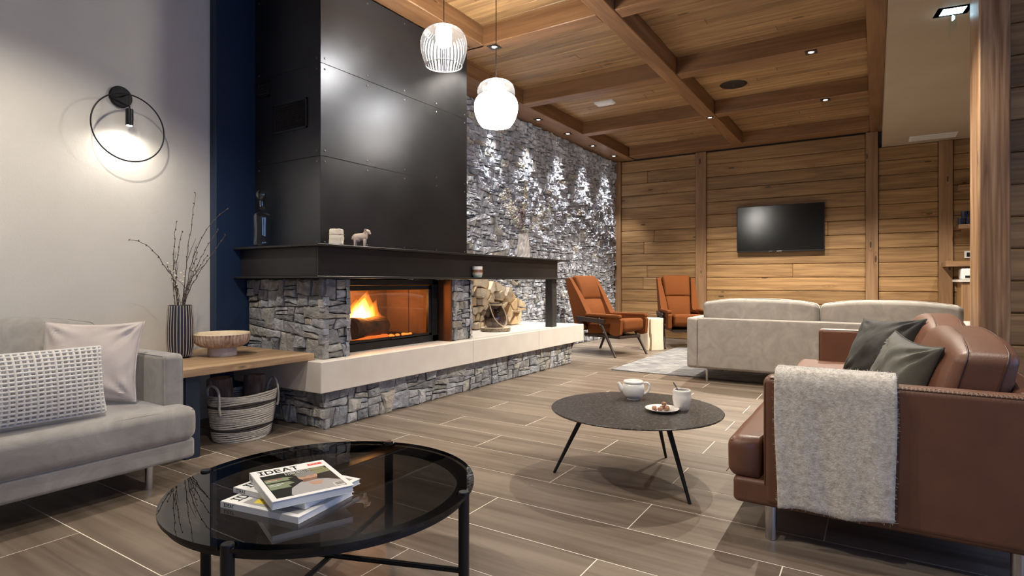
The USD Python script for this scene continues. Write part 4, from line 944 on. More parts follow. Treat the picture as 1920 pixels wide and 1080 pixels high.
for e, mid in ends:
    pts = spline([tuple(B0 + nrg.normal(0, .012, 3)), *mid, e], 26); pts[3:-1] += nrg.normal(0, .0022, pts[3:-1].shape)
    tw_ = [tube(pts, np.linspace(.0036, .0014, 26), 6)]
    side = pts[15] + nrg.normal(0, .02, 3) + np.array([0, .05, .07]) * rng.choice([-1, .6, 1]); side[2] = max(side[2], pts[15][2] + .02)
    if rng.random() < .7: tw_.append(tube([pts[12], (pts[12] + side) / 2 + [0, 0, .006], side], [.002, .0016, .001], 5))
    o = obj('twig', tw_, twig, t, smooth=True, world=True)
    bs = []
    for k in range(7, 26, 2):
        m = trimesh.creation.icosphere(1, 1).apply_scale([.0034, .0034, .0065]); m = R(m, rng.uniform(-50, 50), (1, 0, 0)); bs.append(T(m, *(pts[k] + nrg.normal(0, .0028, 3))))
    m = trimesh.util.concatenate(bs); m.apply_translation(-t.loc); obj('buds', m, bud, o, kind='stuff')
t2 = thing('dried_flowers', 'thin pale dried stems with tiny seed heads among the dark twigs', 'dried flowers', (-3.74, 1.958, BZ + .10))
paleg = mat('pale_straw', (.62, .56, .45), .8)
for k in range(7):
    e = B0 + [nrg.normal(0, .03), -.05 + .10 * rng.random() - .03, .28 + .2 * rng.random()]
    pts = spline([tuple(B0 + nrg.normal(0, .012, 3)), tuple((B0 + e) / 2 + nrg.normal(0, .012, 3)), tuple(e)], 12); o = obj('stem', tube(pts, .0012, 5), paleg, t2, world=True)
    hd = [T(trimesh.creation.icosphere(1, rng.uniform(.004, .008)), *(pts[-1 - q] + nrg.normal(0, .006, 3))) for q in range(3)]
    m = cat_(hd); m.apply_translation(-t2.loc); obj('seed_head', m, mat('seed_white', (.75, .70, .60), .8), o, kind='stuff')

# carved wooden footed bowl
t = thing('wooden_bowl', 'carved pale wooden footed bowl on the oak bench', 'bowl', (-3.62, 2.165, BZ))
carved = mat('carved_wood', (.22, .14, .09), .7, col2=(.60, .46, .36), nscale=36, stretch=(1, 1, .5), detail=4, bump=.0015, bscale=70)
foot = lathe([(0, 0), (.085, 0), (.088, .004), (.086, .05), (.08, .058), (0, .058)], 48)
obj('foot', foot, mat('worn_wood', (.42, .36, .33), .75, col2=(.58, .51, .47), nscale=14, stretch=(1, 1, .3), bump=.001), t, smooth=40)
f = lambda a: 1 - .045 * np.abs(np.cos(a * 22)) ** 5 + .006 * np.sin(a * 5)
pr = spline([(.082, 0, .058), (.13, 0, .064), (.160, 0, .088), (.170, 0, .118), (.170, 0, .142)], 12)[:, [0, 2]]
obj('carved_shell', lathe(pr, 224, f), carved, t, smooth=45)
ri = spline([(.169, 0, .142), (.166, 0, .150), (.158, 0, .150), (.146, 0, .128), (.12, 0, .098), (.06, 0, .082), (.0005, 0, .080)], 24)[:, [0, 2]]
obj('inside', lathe(ri, 64), mat('smooth_pale_wood', (.70, .56, .38), .55, col2=(.80, .67, .49), nscale=5, stretch=(1, 4, 1)), t, smooth=60)

# rope basket with two logs
t = thing('rope_basket', 'oval rope basket with two dark bands under the oak bench', 'basket', (-3.44, 2.19, 0))
rope = mat('jute_rope', (.36, .33, .29), .9, col2=(.52, .49, .44), nscale=60, bump=.0018, bscale=150)
dark_rope = mat('dark_rope', (.04, .036, .035), .9, bump=.0018, bscale=150)
NB = 26; light_, dark_ = [], []
for k in range(NB):
    z = .006 + k * .0112; q = k / (NB - 1); ra, rb_ = (.150 + .035 * q ** .8 + .006 * math.sin(q * 4)), (.175 + .042 * q ** .8)
    dx = .010 * math.sin(q * 2.2); a = np.linspace(0, 2 * math.pi, 57)[:-1]
    ln = tube(np.c_[ra * np.cos(a) * .86 + dx, rb_ * np.sin(a), np.full(56, z) + .004 * np.sin(a * 3 + k)], .0064, 7, closed=True)
    (dark_ if k in (6, 7, 19, 20) else light_).append((k, ln))
for k, ln in light_: obj('rope_coil', ln, rope, t, smooth=True)
for k, ln in dark_: obj('dark_coil', ln, dark_rope, t, smooth=True, label='dark rope band')
obj('bottom', disc(.15, .001, .008, 32, .001), rope, t)
for yy, xx in ((-.190, .02), (.19, .03)):
    h = spline([(xx - .055, yy, .20), (xx - .06, yy * 1.06, .29), (xx - .02, yy * 1.12, .355), (xx + .03, yy * 1.06, .345), (xx + .06, yy * 1.05, .28), (xx + .06, yy, .18)], 30)
    obj('handle', tube(np.c_[h[:, 0], h[:, 1], h[:, 2]], .0075, 8), rope, t, smooth=True)
bark = mat('rough_bark', (.055, .035, .026), .9, ramp=[(.3, (.055, .036, .028)), (.5, (.15, .10, .078)), (.7, (.34, .28, .25))], nscale=16, stretch=(1, 1, .3), detail=7, bump=.006, bscale=22, bstretch=(1, 1, .3))
end_grain = mat('log_end', (.33, .23, .15), .75, col2=(.48, .36, .25), nscale=14)
for (x, y, rr_, h, tl), l in (((-3.50, 2.10, .075, .375, 4), 'bark covered log standing in the rope basket, left one'), ((-3.47, 2.28, .068, .37, -3), 'bark covered log standing in the rope basket, right one')):
    q = thing('log', l, 'firewood', (x, y, .012)); m = lathe([(rr_ * .96, 0), (rr_, .05), (rr_ * 1.02, .2), (rr_ * .98, h - .012), (rr_ * .95, h)], 36); m = wrinkle(m.subdivide(), .014, 26, int(y * 100))
    obj('bark', R(m, tl, (1, 0, 0)), bark, q, smooth=60); obj('wood', R(lathe([(0, 0), (rr_ * .93, 0), (rr_ * .93, h - .004), (0, h - .002)], 32), tl, (1, 0, 0)), end_grain, q, smooth=30)
s = thing('wall_socket', 'small dark wall socket under the oak bench', 'socket', (XL - .078, 2.02, .33)); obj('plate', cbox(-.002, .008, -.04, .04, -.04, .04, .003), black_metal, s); obj('insert', R(disc(.022, 0, .004, 24, .001), 90, (0, 1, 0)).apply_translation([.007, 0, 0]), iron, s)

# glass bottle with ball stopper on the mantel
t = thing('glass_bottle', 'tall clear glass bottle with a round stopper on the left end of the mantel', 'bottle', (-3.83, 2.595, MZ1))
gl = glassy('bottle_glass', (.80, .86, .92), .01, ior=1.9)
obj('body', lathe(spline([(.0005, 0, .004), (.055, 0, .002), (.064, 0, .012), (.066, 0, .05), (.066, 0, .20), (.060, 0, .245), (.030, 0, .278), (.022, 0, .292), (.022, 0, .33), (.029, 0, .338)], 50)[:, [0, 2]], 56), gl, t, smooth=True)
obj('stopper', cat_([T(trimesh.creation.icosphere(4, .049), 0, 0, .388), lathe([(.017, .30), (.020, .335), (.018, .345)], 32)]), gl, t, smooth=True)
# rustic candle, sheep, small tumbler
t = thing('rustic_candle', 'pale rustic block candle on the mantel beside the wooden sheep', 'candle', (-3.20, 2.75, MZ1))
c = gbox(.085, .085, .116, .012, 6, 6, 8); v = c.vertices.copy(); v[:, :2] *= (1 - .05 * (v[:, 2:] > .01)); c = wrinkle(trimesh.Trimesh(v, c.faces, process=False), .012, 30, 4)
wax = mat('candle_wax', (.74, .66, .52), .6, col2=(.80, .74, .64), nscale=30, bump=.001, bscale=90)
obj('wax', R(T(c, 0, 0, .0585), 32, (0, 0, 1)), wax, t, smooth=40)
obj('band', R(T(gbox(.089, .089, .004, .002, 2, 2, 1), 0, 0, .078), 32, (0, 0, 1)), mat('candle_band', (.42, .34, .25), .8), t, smooth=30)
obj('wick', rod((0, 0, .112), (.002, 0, .126), .0016, sides=6), black_metal, t)
t = thing('wooden_sheep', 'small pale carved wooden sheep figure on the mantel', 'figurine', (-3.19, 2.965, MZ1), 36)
def hull_chain(J, s=16):
    out = None
    for a, b in J:
        pts = np.vstack([trimesh.creation.icosphere(2, q[3]).vertices + q[:3] for q in (a, b)]); m = trimesh.convex.convex_hull(pts); M = mf.Manifold(mf.Mesh(m.vertices.astype(np.float32), m.faces.astype(np.uint32))); out = M if out is None else out + M
    m = out.refine_to_length(.006).to_mesh(); return trimesh.smoothing.filter_taubin(trimesh.Trimesh(m.vert_properties[:, :3], m.tri_verts), iterations=12)
sh = hull_chain([((-.034, 0, .072, .026), (.025, 0, .076, .027)), ((-.04, 0, .066, .024), (-.02, 0, .06, .024)), ((.028, 0, .078, .024), (.040, 0, .112, .016)), ((.040, 0, .114, .0165), (.057, 0, .114, .0125)), ((.057, 0, .112, .0115), (.066, 0, .100, .008)),
                 ((-.038, .014, .05, .010), (-.036, .014, .004, .0042)), ((-.038, -.014, .05, .010), (-.042, -.014, .004, .0042)), ((.030, .014, .05, .010), (.032, .014, .004, .0042)), ((.030, -.014, .05, .010), (.026, -.014, .004, .0042)), ((-.058, 0, .075, .006), (-.064, 0, .058, .004))])
obj('body', wrinkle(sh, .003, 120, 1), mat('carved_pale_wood', (.66, .52, .40), .6, col2=(.76, .64, .53), nscale=40, stretch=(1, 1, 4), bump=.0008, bscale=160), t, smooth=60)
for s in (-1, 1): obj('ear', T(R(trimesh.creation.icosphere(2, 1).apply_scale([.004, .011, .006]), 25 * s, (1, 0, 0)), .045, s * .019, .116), mat('carved_pale_wood', (0, 0, 0)), t, smooth=True)
for s in (-1, 1): obj('horn', tube(spline([(.040, s * .012, .127), (.032, s * .021, .125), (.030, s * .025, .113), (.038, s * .026, .106), (.046, s * .024, .110)], 16), np.linspace(.005, .002, 16), 8), mat('horn_wood', (.45, .32, .22), .6), t, smooth=True)
t = thing('candle_glass', 'small striped glass candle holder on the lower ledge of the mantel beam', 'candle holder', (-3.135, 4.35, MZ0 + .016))
zs_ = [0, .022, .045, .072, .103]
for k, (nm, col) in enumerate([('teal_band', (.30, .40, .38)), ('grey_band', (.50, .44, .38)), ('brown_band', (.22, .11, .055)), ('white_band', (.78, .76, .72))]):
    a, b = zs_[k], zs_[k + 1]; r_ = lambda z: .040 + .010 * min(1, z / .03) ** .5
    obj('glass_band', lathe([(0 if k == 0 else r_(a) - .004, a), (r_(a), a + .0001), (r_((a + b) / 2), (a + b) / 2), (r_(b), b), (r_(b) - .004, b)], 40), mat(nm, col, .18, coat=.5), t, smooth=40, label=nm.replace('_', ' ') + ' of the glass')
obj('wax', lathe([(0, .07), (.045, .07), (.045, .085), (0, .086)], 32), wax, t, smooth=40)

# white paper-like vase with dried flowers
VX, VY = -3.235, 5.35
t = thing('white_vase', 'angular white ceramic vase on the right part of the mantel', 'vase', (VX, VY, MZ1))
an = np.linspace(0, 2 * math.pi, 11)[:-1]; V = []
for r_, z, tw_ in [(.074, 0, 0), (.072, .06, .25), (.066, .14, .0), (.060, .21, .3), (.052, .265, .1), (.046, .262, .1), (.05, .12, .1)]:
    V.append(np.c_[r_ * np.cos(an + tw_) * (1 + .03 * np.cos(an * 3)), r_ * np.sin(an + tw_), np.full(10, z)])
i, j = np.meshgrid(range(6), range(10), indexing='ij'); q = np.stack([i * 10 + j, i * 10 + (j + 1) % 10, (i + 1) * 10 + (j + 1) % 10, (i + 1) * 10 + j], -1).reshape(-1, 4)
F = np.vstack([q[:, [0, 1, 2]], q[:, [0, 2, 3]], [[0, k + 1, k] for k in range(1, 9)], [[60, 60 + k, 61 + k] for k in range(1, 9)]])
obj('body', trimesh.Trimesh(np.vstack(V), F, process=False), mat('white_ceramic', (.66, .62, .585), .6, bump=.0006, bscale=70), t, smooth=14)
t = thing('dried_bouquet', 'bouquet of cream and plum dried flowers in the white vase', 'dried flowers', (VX, VY, MZ1 + .13))
V0 = np.array([VX, VY, MZ1 + .20]); creamf = mat('cream_blossom', (.66, .62, .54), .85, rnd=.15); plum = mat('plum_blossom', (.10, .045, .06), .85); mauve = mat('mauve_blossom', (.36, .28, .31), .85); stemm = mat('dry_stem', (.33, .29, .20), .8)
def spray(end, mat_f, n, spread, size, bend=0, flower='puff', stems=5):
    end = np.array(end); S, Fl = [], []
    pts = spline([tuple(V0 + nrg.normal(0, .01, 3)), tuple(V0 * .5 + end * .5 + [0, bend, .03]), tuple(end)], 14); S.append(tube(pts, np.linspace(.0026, .0012, 14), 5))
    for k in range(n):
        c = pts[rng.randint(7, 13)]; tip = c + nrg.normal(0, spread, 3) * [.6, 1, 1] + (end - V0) * .10
        S.append(tube([c, (c + tip) / 2 + nrg.normal(0, .006, 3), tip], .0009, 4))
        for _ in range(3):
            m = trimesh.creation.icosphere(1, 1).apply_scale(np.array([1, 1, .55]) * size * rng.uniform(.5, 1.2)); m = R(m, rng.uniform(0, 90), nrg.normal(0, 1, 3)); Fl.append(T(m, *(tip + nrg.normal(0, size * 1.1, 3))))
    o = obj('stem', S, stemm, t, smooth=True, world=True); m = cat_(Fl); m.apply_translation(-t.loc); obj('blossoms', m, mat_f, o, kind='stuff')
for e, mm, n, sp, sz in [((-3.25, 5.34, 1.86), creamf, 20, .035, .010), ((-3.22, 5.27, 1.74), creamf, 16, .035, .011), ((-3.26, 5.38, 1.70), creamf, 16, .035, .010), ((-3.22, 5.42, 1.62), creamf, 12, .03, .009),
                         ((-3.24, 5.50, 1.75), plum, 22, .03, .007), ((-3.25, 5.55, 1.70), plum, 22, .025, .007), ((-3.2, 5.46, 1.68), mauve, 18, .03, .008), ((-3.28, 5.60, 1.80), mauve, 14, .03, .007),
                         ((-3.24, 5.92, 1.80), creamf, 16, .05, .0065), ((-3.22, 6.02, 1.83), creamf, 18, .05, .0065), ((-3.27, 5.98, 1.72), creamf, 14, .045, .006), ((-3.22, 5.82, 1.66), creamf, 12, .04, .006), ((-3.25, 5.62, 1.98), mat('wheat_spike', (.50, .43, .30), .85), 26, .016, .007), ((-3.25, 5.60, 2.06), stemm, 6, .012, .005)]:
    e = (e[0], e[1] - .21 + (e[1] - 5.56) * .25, e[2] + .03)
    spray(e, mm, n, sp, sz)

# firewood stacked on the hearth: cells of a relaxed point set under the outline of the heap
heap = sg.Polygon([(4.36, .466), (6.12, .466), (6.14, .60), (6.10, .74), (5.95, .80), (5.80, .92), (5.62, .96), (5.45, 1.0), (5.2, 1.04), (4.9, 1.06), (4.36, 1.06)])
pts = []
while len(pts) < 84:
    p = sg.Point(rng.uniform(4.36, 6.14), rng.uniform(.47, 1.06))
    if heap.contains(p): pts.append((p.x, p.y))
for _ in range(6):
    cells = [c.intersection(heap) for c in shapely.voronoi_polygons(sg.MultiPoint(pts), extend_to=heap.envelope).geoms]; cells = [c for c in cells if c.area > 1e-4]
    pts = [(c.centroid.x, c.centroid.y) for c in cells]
split_wood = [mat('split_birch_' + k, c, .75, col2=d, nscale=22, stretch=(.15, 1, 1), detail=4, bump=.0012, bscale=50, rnd=.10) for k, c, d in (('light', (.60, .46, .29), (.74, .61, .42)), ('honey', (.56, .38, .20), (.68, .50, .29)), ('pale', (.66, .55, .41), (.76, .66, .52)))]
birch = mat('birch_bark', (.30, .22, .16), .8, col2=(.62, .55, .46), nscale=12, stretch=(1, 3, 3))
rows = {}
for c in cells: rows.setdefault(int((c.centroid.y - .466) / .118), []).append(c)
ORD = 'first second third fourth fifth sixth seventh eighth ninth tenth eleventh twelfth thirteenth fourteenth fifteenth sixteenth seventeenth eighteenth nineteenth twentieth twenty-first twenty-second twenty-third twenty-fourth'.split()
place_of = {}
for r_, cs in rows.items():
    for k, c in enumerate(sorted(cs, key=lambda c: c.centroid.x)): place_of[c.wkb] = f'{ORD[k]} from the narrow pier in the {["bottom", "second", "third", "fourth", "top", "top"][r_]} layer of the stack'
for c in cells:
    s = c.simplify(.012).buffer(-.0085, join_style=2)
    if s.geom_type != 'Polygon' or s.area < 1e-3: continue
    co = np.array(s.exterior.coords[:-1])
    if len(co) > 5: s = sg.Polygon(co[np.sort(np.argsort([-sg.Polygon(np.delete(co, k, 0)).area * 0 - np.linalg.norm(co[k] - co.mean(0)) for k in range(len(co))])[:rng.choice([3, 3, 4, 4, 5])])]).buffer(0)
    if s.is_empty or s.geom_type != 'Polygon': continue
    cc = s.centroid; x1 = -3.70 + rng.uniform(-.05, .05); L = .29
    q = thing('firewood_log', 'split pale birch log, ' + place_of[c.wkb], 'firewood', (x1 - L / 2, cc.x, cc.y), group='stacked firewood logs')
    m = prism(sa.translate(s.buffer(0), -cc.x, -cc.y), L, 'yz'); m = T(m, -L / 2, 0, 0); obj('wood', m, split_wood[rng.randint(0, 2)], q)
    if rng.random() < .35:
        k = rng.randrange(len(s.exterior.coords) - 1); a, b = np.array(s.exterior.coords[k]) - [cc.x, cc.y], np.array(s.exterior.coords[k + 1]) - [cc.x, cc.y]
        nn_ = np.array([b[1] - a[1], a[0] - b[0]]); nn_ /= np.linalg.norm(nn_) + 1e-9
        if not s.exterior.is_ccw: nn_ = -nn_
        arc = [a + (b - a) * f_ + nn_ * (.004 + .006 * math.sin(f_ * math.pi)) for f_ in np.linspace(0, 1, 6)]
        obj('bark', T(prism(sg.Polygon(arc + [b - nn_ * .001, a - nn_ * .001]).buffer(0), L, 'yz'), -L / 2, 0, 0), birch, q, smooth=40)

# lantern on a slice of wood
LX, LY = -3.44, 5.10
t = thing('wood_slice', 'round slice of a log with bark serving as a base for the lantern', 'wood slice', (LX, LY, SZ1))
a = np.linspace(0, 2 * math.pi, 65)[:-1]; fr_ = lambda q: 1 + .02 * np.sin(3 * q) + .015 * np.sin(11 * q)
obj('bark', lathe([(.150, 0), (.160, .006), (.160, .034), (.153, .040)], 64, fr_), mat('speckled_bark', (.10, .075, .05), .9, col2=(.36, .29, .2), nscale=60, bump=.003, bscale=60), t, smooth=30)
obj('wood', lathe([(0, 0), (.152, .0), (.155, .039), (0, .041)], 64, fr_), mat('slice_wood', (.62, .50, .36), .7, col2=(.74, .63, .48), nscale=12), t, smooth=30)
t = thing('lantern', 'pear shaped smoked glass lantern with a rope handle on the wood slice', 'lantern', (LX, LY, SZ1 + .041))
pr = spline([(.0005, 0, .003), (.075, 0, .002), (.105, 0, .02), (.118, 0, .07), (.112, 0, .13), (.088, 0, .195), (.066, 0, .235), (.064, 0, .252), (.068, 0, .262)], 34)[:, [0, 2]]
obj('glass', lathe(pr, 56), glassy('lantern_glass', (.34, .30, .31), .02, ior=1.6), t, smooth=True)
rp = mat('pale_rope', (.46, .36, .25), .9, bump=.002, bscale=200)
for z in (.236, .246): obj('rope_collar', tube(np.c_[.070 * np.cos(a), .070 * np.sin(a), np.full(64, z)], .006, 6, closed=True), rp, t, smooth=True)
hp = spline([(-.02, -.072, .242), (.03, -.105, .16), (.085, -.08, .06), (.125, -.01, .018), (.118, .045, .06), (.085, .06, .16), (.03, .068, .242)], 40)
obj('rope_handle', tube(hp, .0062, 8), rp, t, smooth=True)
obj('candle', T(lathe([(0, .012), (.035, .012), (.035, .09), (0, .09)], 24), 0, 0, 0), wax, t, smooth=40)

# ================================================================== on the tables
GZ = .362
# magazines: spine along local y, cover up
paper = mat('magazine_paper', (.72, .72, .72), .5); pages = mat('page_edges', (.70, .70, .71), .7, col2=(.6, .6, .62), nscale=200, stretch=(0, 0, 1))
ink = mat('black_ink', (.012, .012, .013), .4); red = mat('red_print', (.62, .05, .04), .4); cover_dark = mat('print_black', (.014, .014, .013), .35); cov_green = mat('print_green', (.20, .24, .15), .35); cov_olive = mat('print_olive', (.22, .22, .12), .35)
skin = mat('print_skin', (.45, .27, .19), .35); skin_d = mat('print_skin_dark', (.22, .12, .085), .35); cap_g = mat('print_grey', (.22, .215, .21), .35); shirt = mat('print_shirt', (.36, .35, .36), .35); blue_p = mat('print_blue', (.05, .09, .28), .4); yel_p = mat('print_yellow', (.75, .6, .05), .4)
def magazine(label, loc, rot, thick, full, pic):
    """local: x = width (0..W), y = up the page (0..H)"""
    W, H = .222, .285; t = thing('magazine', label, 'magazine', loc, rot)
    obj('page_block', cbox(.002, W - .003, .002, H - .002, .0006, thick - .0006, .0008), pages, t)
    obj('cover', [box(0, W, 0, H, thick - .0006, thick), box(0, W, 0, H, 0, .0006), box(-.0004, .0008, 0, H, 0, thick)], paper, t)
    z = thick + .00002
    def txt(s, h, x, y, m, sx=1.0, bold=False, nm='lettering', dz=0.0):
        q = meshkit.text_mesh(s, h, .00012, bold); q.apply_scale([sx, 1, 1]); obj(nm, T(q, x, y, z + dz), m, t)
    def flat(poly, m, nm='cover_print', dz=0.0): obj(nm, T(prism(poly, .00008), 0, 0, z + dz), m, t)
    q = meshkit.text_mesh('IDEAT', .034, .0002, True); w_ = q.bounds[1][0]; q.apply_scale([.118 / w_, 1, 1]); obj('title', T(q, .018, H - .048, z), ink, t)
    sp = meshkit.text_mesh('IDEAT', .0095, .0001, True); sp = R(R(sp, 90, (1, 0, 0)), -90, (0, 0, 1)); sp = T(sp, -.0005, H - .012, thick * .5 - .0045); obj('spine_title', sp, ink, t)
    if full:
        X0, X1, Y0, Y1 = .016, W - .014, .018, H - .062
        flat(sg.box(X0, Y0, X1, Y1), cover_dark)
        flat(sg.box(.165, H - .038, W - .014, H - .020), red, dz=.0001); [flat(sg.box(.170 + q * .010, H - .0305, .177 + q * .010, H - .0275), paper, dz=.0002, nm='small_print') for q in range(3)]
        for p in ([(.10, .19), (X1, .20), (X1, .165), (.12, .15)], [(.15, .222), (.20, .222), (.204, .20), (.155, .198)]): flat(rpoly(p, .004), cov_olive, dz=.0001)
        for p in ([(.018, .15), (.085, .15), (.082, .165), (.10, .17), (.08, .182), (.02, .185)], [(.018, .09), (.075, .09), (.07, .11), (.09, .12), (.08, .14), (.018, .142)]): flat(sg.Polygon(p), cov_green, dz=.0001)
        flat(rpoly([(.055, .018), (.205, .018), (.207, .07), (.18, .10), (.145, .118), (.105, .112), (.07, .075)], .008), shirt, dz=.0002)
        flat(rpoly([(.108, .105), (.15, .112), (.155, .13), (.118, .135)], .004), skin_d, dz=.0003)
        flat(rpoly([(.12, .10), (.165, .095), (.15, .065), (.13, .07)], .005), skin, dz=.00035)
        flat(sa.rotate(sa.scale(sg.Point(.135, .153).buffer(1, quad_segs=10), .028, .036), -8), skin, dz=.0004)
        flat(rpoly([(.106, .152), (.166, .160), (.158, .188), (.135, .196), (.110, .184)], .007), cap_g, dz=.0005)
        flat(rpoly([(.112, .118), (.158, .12), (.154, .136), (.138, .131), (.118, .136)], .004), skin_d, dz=.0005)
        for x in (.124, .147): flat(sg.box(x - .006, .1495, x + .006, .1525), skin_d, dz=.0005)
        txt('FORMENTO', .011, .083, .207, paper, .85, dz=.0004); txt('FORMENTO', .011, .083, .193, paper, .85, dz=.0006)
        for y, w__ in ((.174, .045), (.166, .03), (.128, .04), (.118, .03)): flat(sg.box(.022, y, .022 + w__, y + .003), red if y > .17 else paper, dz=.0003, nm='small_print')
        flat(sg.box(W - .044, .022, W - .016, .055), paper, dz=.0005)
        for k in range(9): flat(sg.box(W - .041 + k * .0027, .028, W - .0397 + k * .0027 + .0004 * (k % 3), .052), ink, dz=.0007, nm='barcode_bar')
    else:
        X0, X1, Y0, Y1 = .016, W - .014, .018, H - .066
        flat(sg.box(X0, Y0, X1, Y1), pic[0]); flat(rpoly([(X0 + .01, Y1 - .03), (X0 + .07, Y1 - .01), (X0 + .06, Y1 - .08), (X0 + .02, Y1 - .09)], .004), pic[1], dz=.0001)
    return t
def mag_frame(tl, bl):
    """origin at the lower spine corner, page-up direction towards tl"""
    d = np.array(tl) - np.array(bl); d /= np.linalg.norm(d); return math.degrees(math.atan2(d[1], d[0])) - 90
def mag_at(tl, direction_deg): 
    r = math.radians(direction_deg); d = np.array([math.cos(r), math.sin(r)]); return (tl[0] - .285 * d[0], tl[1] - .285 * d[1]), direction_deg - 90
(o3, r3), (o2, r2), (o1, r1) = mag_at((-1.560, .928), 180 - (-9)), mag_at((-1.590, .985), 180 - 6 + 12), mag_at((-1.605, 1.045), 180 - 22)
magazine('white design magazine at the bottom of the stack, its spine towards the camera', (*o3, GZ), r3, .017, False, (shirt, yel_p))
magazine('white design magazine in the middle of the stack, half covered', (*o2, GZ + .0182), r2, .015, False, (cap_g, blue_p))
magazine('white design magazine on top of the stack with a dark portrait cover', (*o1, GZ + .0344), r1, .021, True, None)

# tea things
TZ = .3512
porc = mat('white_porcelain', (.78, .765, .74), .18, coat=.4, coat_rough=.05)
t = thing('teapot', 'small round white porcelain teapot on the black table', 'teapot', (-1.125, 3.03, TZ), 32)
pr = spline([(.001, 0, .004), (.036, 0, .001), (.037, 0, .006), (.046, 0, .014), (.059, 0, .036), (.0625, 0, .058), (.058, 0, .078), (.050, 0, .089)], 30)[:, [0, 2]]
obj('body', lathe(pr, 64), porc, t, smooth=True)
obj('lid', lathe(spline([(.053, 0, .0885), (.056, 0, .092), (.054, 0, .098), (.03, 0, .103), (.0005, 0, .104)], 16)[:, [0, 2]], 56), porc, t, smooth=True)
sp_ = spline([(-.050, 0, .050), (-.066, 0, .060), (-.076, 0, .078), (-.084, 0, .088)], 14); sp_m = tube(sp_, np.linspace(.019, .0075, 14), 16); obj('spout', sp_m, porc, t, smooth=50)
hh = spline([(.052, 0, .080), (.072, 0, .087), (.088, 0, .076), (.086, 0, .052), (.068, 0, .030), (.052, 0, .026)], 26); obj('handle', tube(hh, .0062, 12), porc, t, smooth=True)
t = thing('mug', 'white handleless porcelain cup on the black table', 'cup', (-.820, 2.897, TZ))
pr = spline([(.0005, 0, .003), (.030, 0, .001), (.033, 0, .006), (.043, 0, .035), (.0465, 0, .062), (.044, 0, .088), (.0405, 0, .103), (.0385, 0, .1035), (.041, 0, .085), (.043, 0, .06), (.038, 0, .03), (.02, 0, .012), (.0005, 0, .011)], 60)[:, [0, 2]]
obj('body', lathe(pr, 56), porc, t, smooth=True)
obj('coffee', disc(.0405, .080, .081, 40, .0003), mat('coffee', (.03, .012, .006), .1), t)
t = thing('spoon', 'thin steel spoon standing in the white cup', 'spoon', (-.820, 2.897, TZ + .014))
obj('handle', tube(spline([(.024, .006, .006), (-.010, -.004, .065), (-.032, -.014, .112), (-.038, -.018, .124)], 14), [.0022] * 8 + [.0026, .003, .0034, .0036, .0034, .002], 8), mat('spoon_steel', (.30, .29, .31), .2, metal=1.0), t, smooth=True)
obj('bowl', T(R(trimesh.creation.icosphere(2, 1).apply_scale([.004, .009, .013]), -20, (0, 1, 0)), .024, .006, .006), mat('spoon_steel', (0, 0, 0)), t, smooth=True)
PLX, PLY = -.895, 2.815
t = thing('plate', 'small white porcelain plate with pralines on the black table', 'plate', (PLX, PLY, TZ))
obj('dish', lathe(spline([(.0005, 0, .002), (.042, 0, .0005), (.046, 0, .003), (.066, 0, .0095), (.083, 0, .016), (.084, 0, .0175), (.080, 0, .0172), (.062, 0, .0125), (.044, 0, .0075), (.0005, 0, .0068)], 50)[:, [0, 2]], 64), porc, t, smooth=True)
prl = mat('cocoa_praline', (.23, .10, .055), .75, col2=(.36, .20, .13), nscale=120, bump=.002, bscale=180)
sw = ['lowest at the left', 'beside the leftmost one', 'at the right front', 'in the middle of the heap', 'on top of the heap', 'at the back of the heap']
for (x, y, z), l in zip([(-.040, -.006, .016), (-.016, -.022, .016), (.022, -.010, .0165), (.003, .006, .0165), (.010, .002, .036), (.026, .014, .017)], sw):
    m = gbox(.024, .021, .018, .007, 2, 2, 2); m = wrinkle(m.subdivide(), .010, 70, int(1000 * (x + .1)))
    m = R(m, rng.uniform(0, 180), (0, 0, 1)); c_, s_ = math.cos(math.radians(32)), math.sin(math.radians(32)); xx, yy = x * c_ - y * s_, x * s_ + y * c_
    obj('praline', T(m, PLX + xx, PLY + yy, TZ + z), prl, smooth=60, label='small cocoa dusted praline on the white plate, ' + l, cat='praline', group='pralines on the plate')

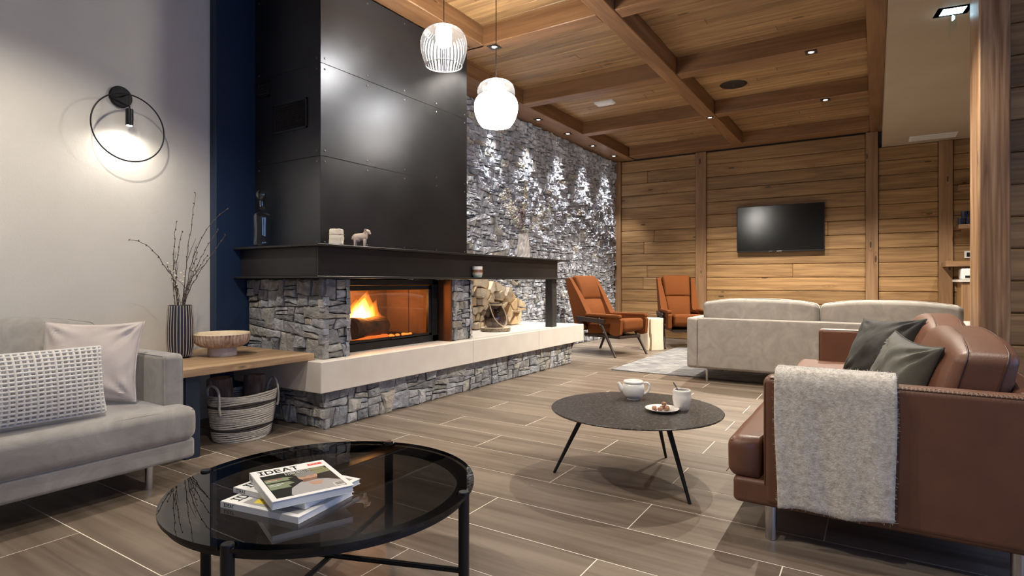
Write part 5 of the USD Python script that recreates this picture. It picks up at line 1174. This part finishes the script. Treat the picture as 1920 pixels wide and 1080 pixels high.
# ================================================================== alcove behind the partition
sh_w = wood('shelf_spruce', 0, (.16, .085, .04), (.33, .19, .10), (.48, .31, .18), rnd=.05)
for z, l in ((2.262, 'upper'), (1.73, 'lower')):
    tt = thing('wall_shelf', f'short thick {l} wooden wall shelf in the alcove right of the television', 'shelf', (1.25, YB - .02, z)); obj('board', cbox(-.30, .60, -.24, -.004, -.03, .03, .005), sh_w, tt); obj('cleat', box(-.25, .5, -.03, -.004, -.06, -.03), sh_w, tt)
gb = mat('dark_blue_glass', (.01, .02, .05), .08, coat=1.0)
g0 = None
gz = [('dark blue tumbler on the lower alcove shelf, leftmost', .985, 9.76, 1.76), ('dark blue tumbler on the lower alcove shelf, second from the left', 1.065, 9.77, 1.76), ('dark blue tumbler on the lower alcove shelf, third from the left', 1.145, 9.75, 1.76), ('dark blue tumbler stacked on the leftmost two in the alcove', 1.02, 9.76, 1.852), ('dark blue tumbler stacked farther right in the alcove', 1.10, 9.76, 1.852)]
for l, x, y, z in gz:
    if g0 is None:
        g0 = thing('tumbler', l, 'glass', (x, y, z), group='dark tumblers on the alcove shelf'); obj('body', lathe([(0, 0), (.032, 0), (.036, .005), (.038, .085), (.035, .086), (.033, .01), (0, .009)], 28), gb, g0, smooth=40); obj('rim', tube(np.c_[.0365 * np.cos(a), .0365 * np.sin(a), np.full(64, .0865)], .0015, 5, closed=True), mat('silver_rim', (.5, .5, .55), .2, metal=1.0), g0, smooth=True)
    else: ref(g0, 'tumbler', (x, y, z), 0, l, 'glass', 'dark tumblers on the alcove shelf')
t = thing('thermostat', 'small white framed control panel on the wooden wall of the alcove', 'thermostat', (1.11, YB - .017, 1.36)); obj('frame', cbox(-.075, .075, -.02, 0, -.05, .05, .004), white_plastic, t); obj('screen', box(-.05, .05, -.0215, -.019, -.03, .03), black_metal, t)
t = thing('bar_counter', 'small wooden counter with a pale top in the alcove behind the post', 'counter', (1.35, 9.45, 0))
obj('top', cbox(-.45, .75, -.30, .44, .985, 1.02, .004), limestone, t); obj('body', cbox(-.40, .70, -.24, .42, 0, .984, .004), spruce[2], t); obj('panel', cbox(-.42, -.30, -.28, -.241, .02, .98, .004), post_wood, t); obj('panel', cbox(-.16, .10, -.262, -.241, .02, .98, .004), iron, t)
obj('backboard', cbox(-.56, .75, -.10, .44, 1.19, 1.26, .004), sh_w, t)
t = thing('coffee_machine', 'white low appliance on the pale counter in the alcove', 'appliance', (1.14, 9.45, 1.0205)); obj('housing', T(gbox(.40, .30, .14, .02, 2, 2, 1), 0, 0, .07), white_plastic, t, smooth=40); obj('front_panel', box(-.16, .16, -.153, -.149, .02, .05), black_metal, t); obj('feet', [T(disc(.015, 0, .003, 10, .0005), sx, sy, -.0004) for sx in (-.15, .15) for sy in (-.1, .1)], black_metal, t)
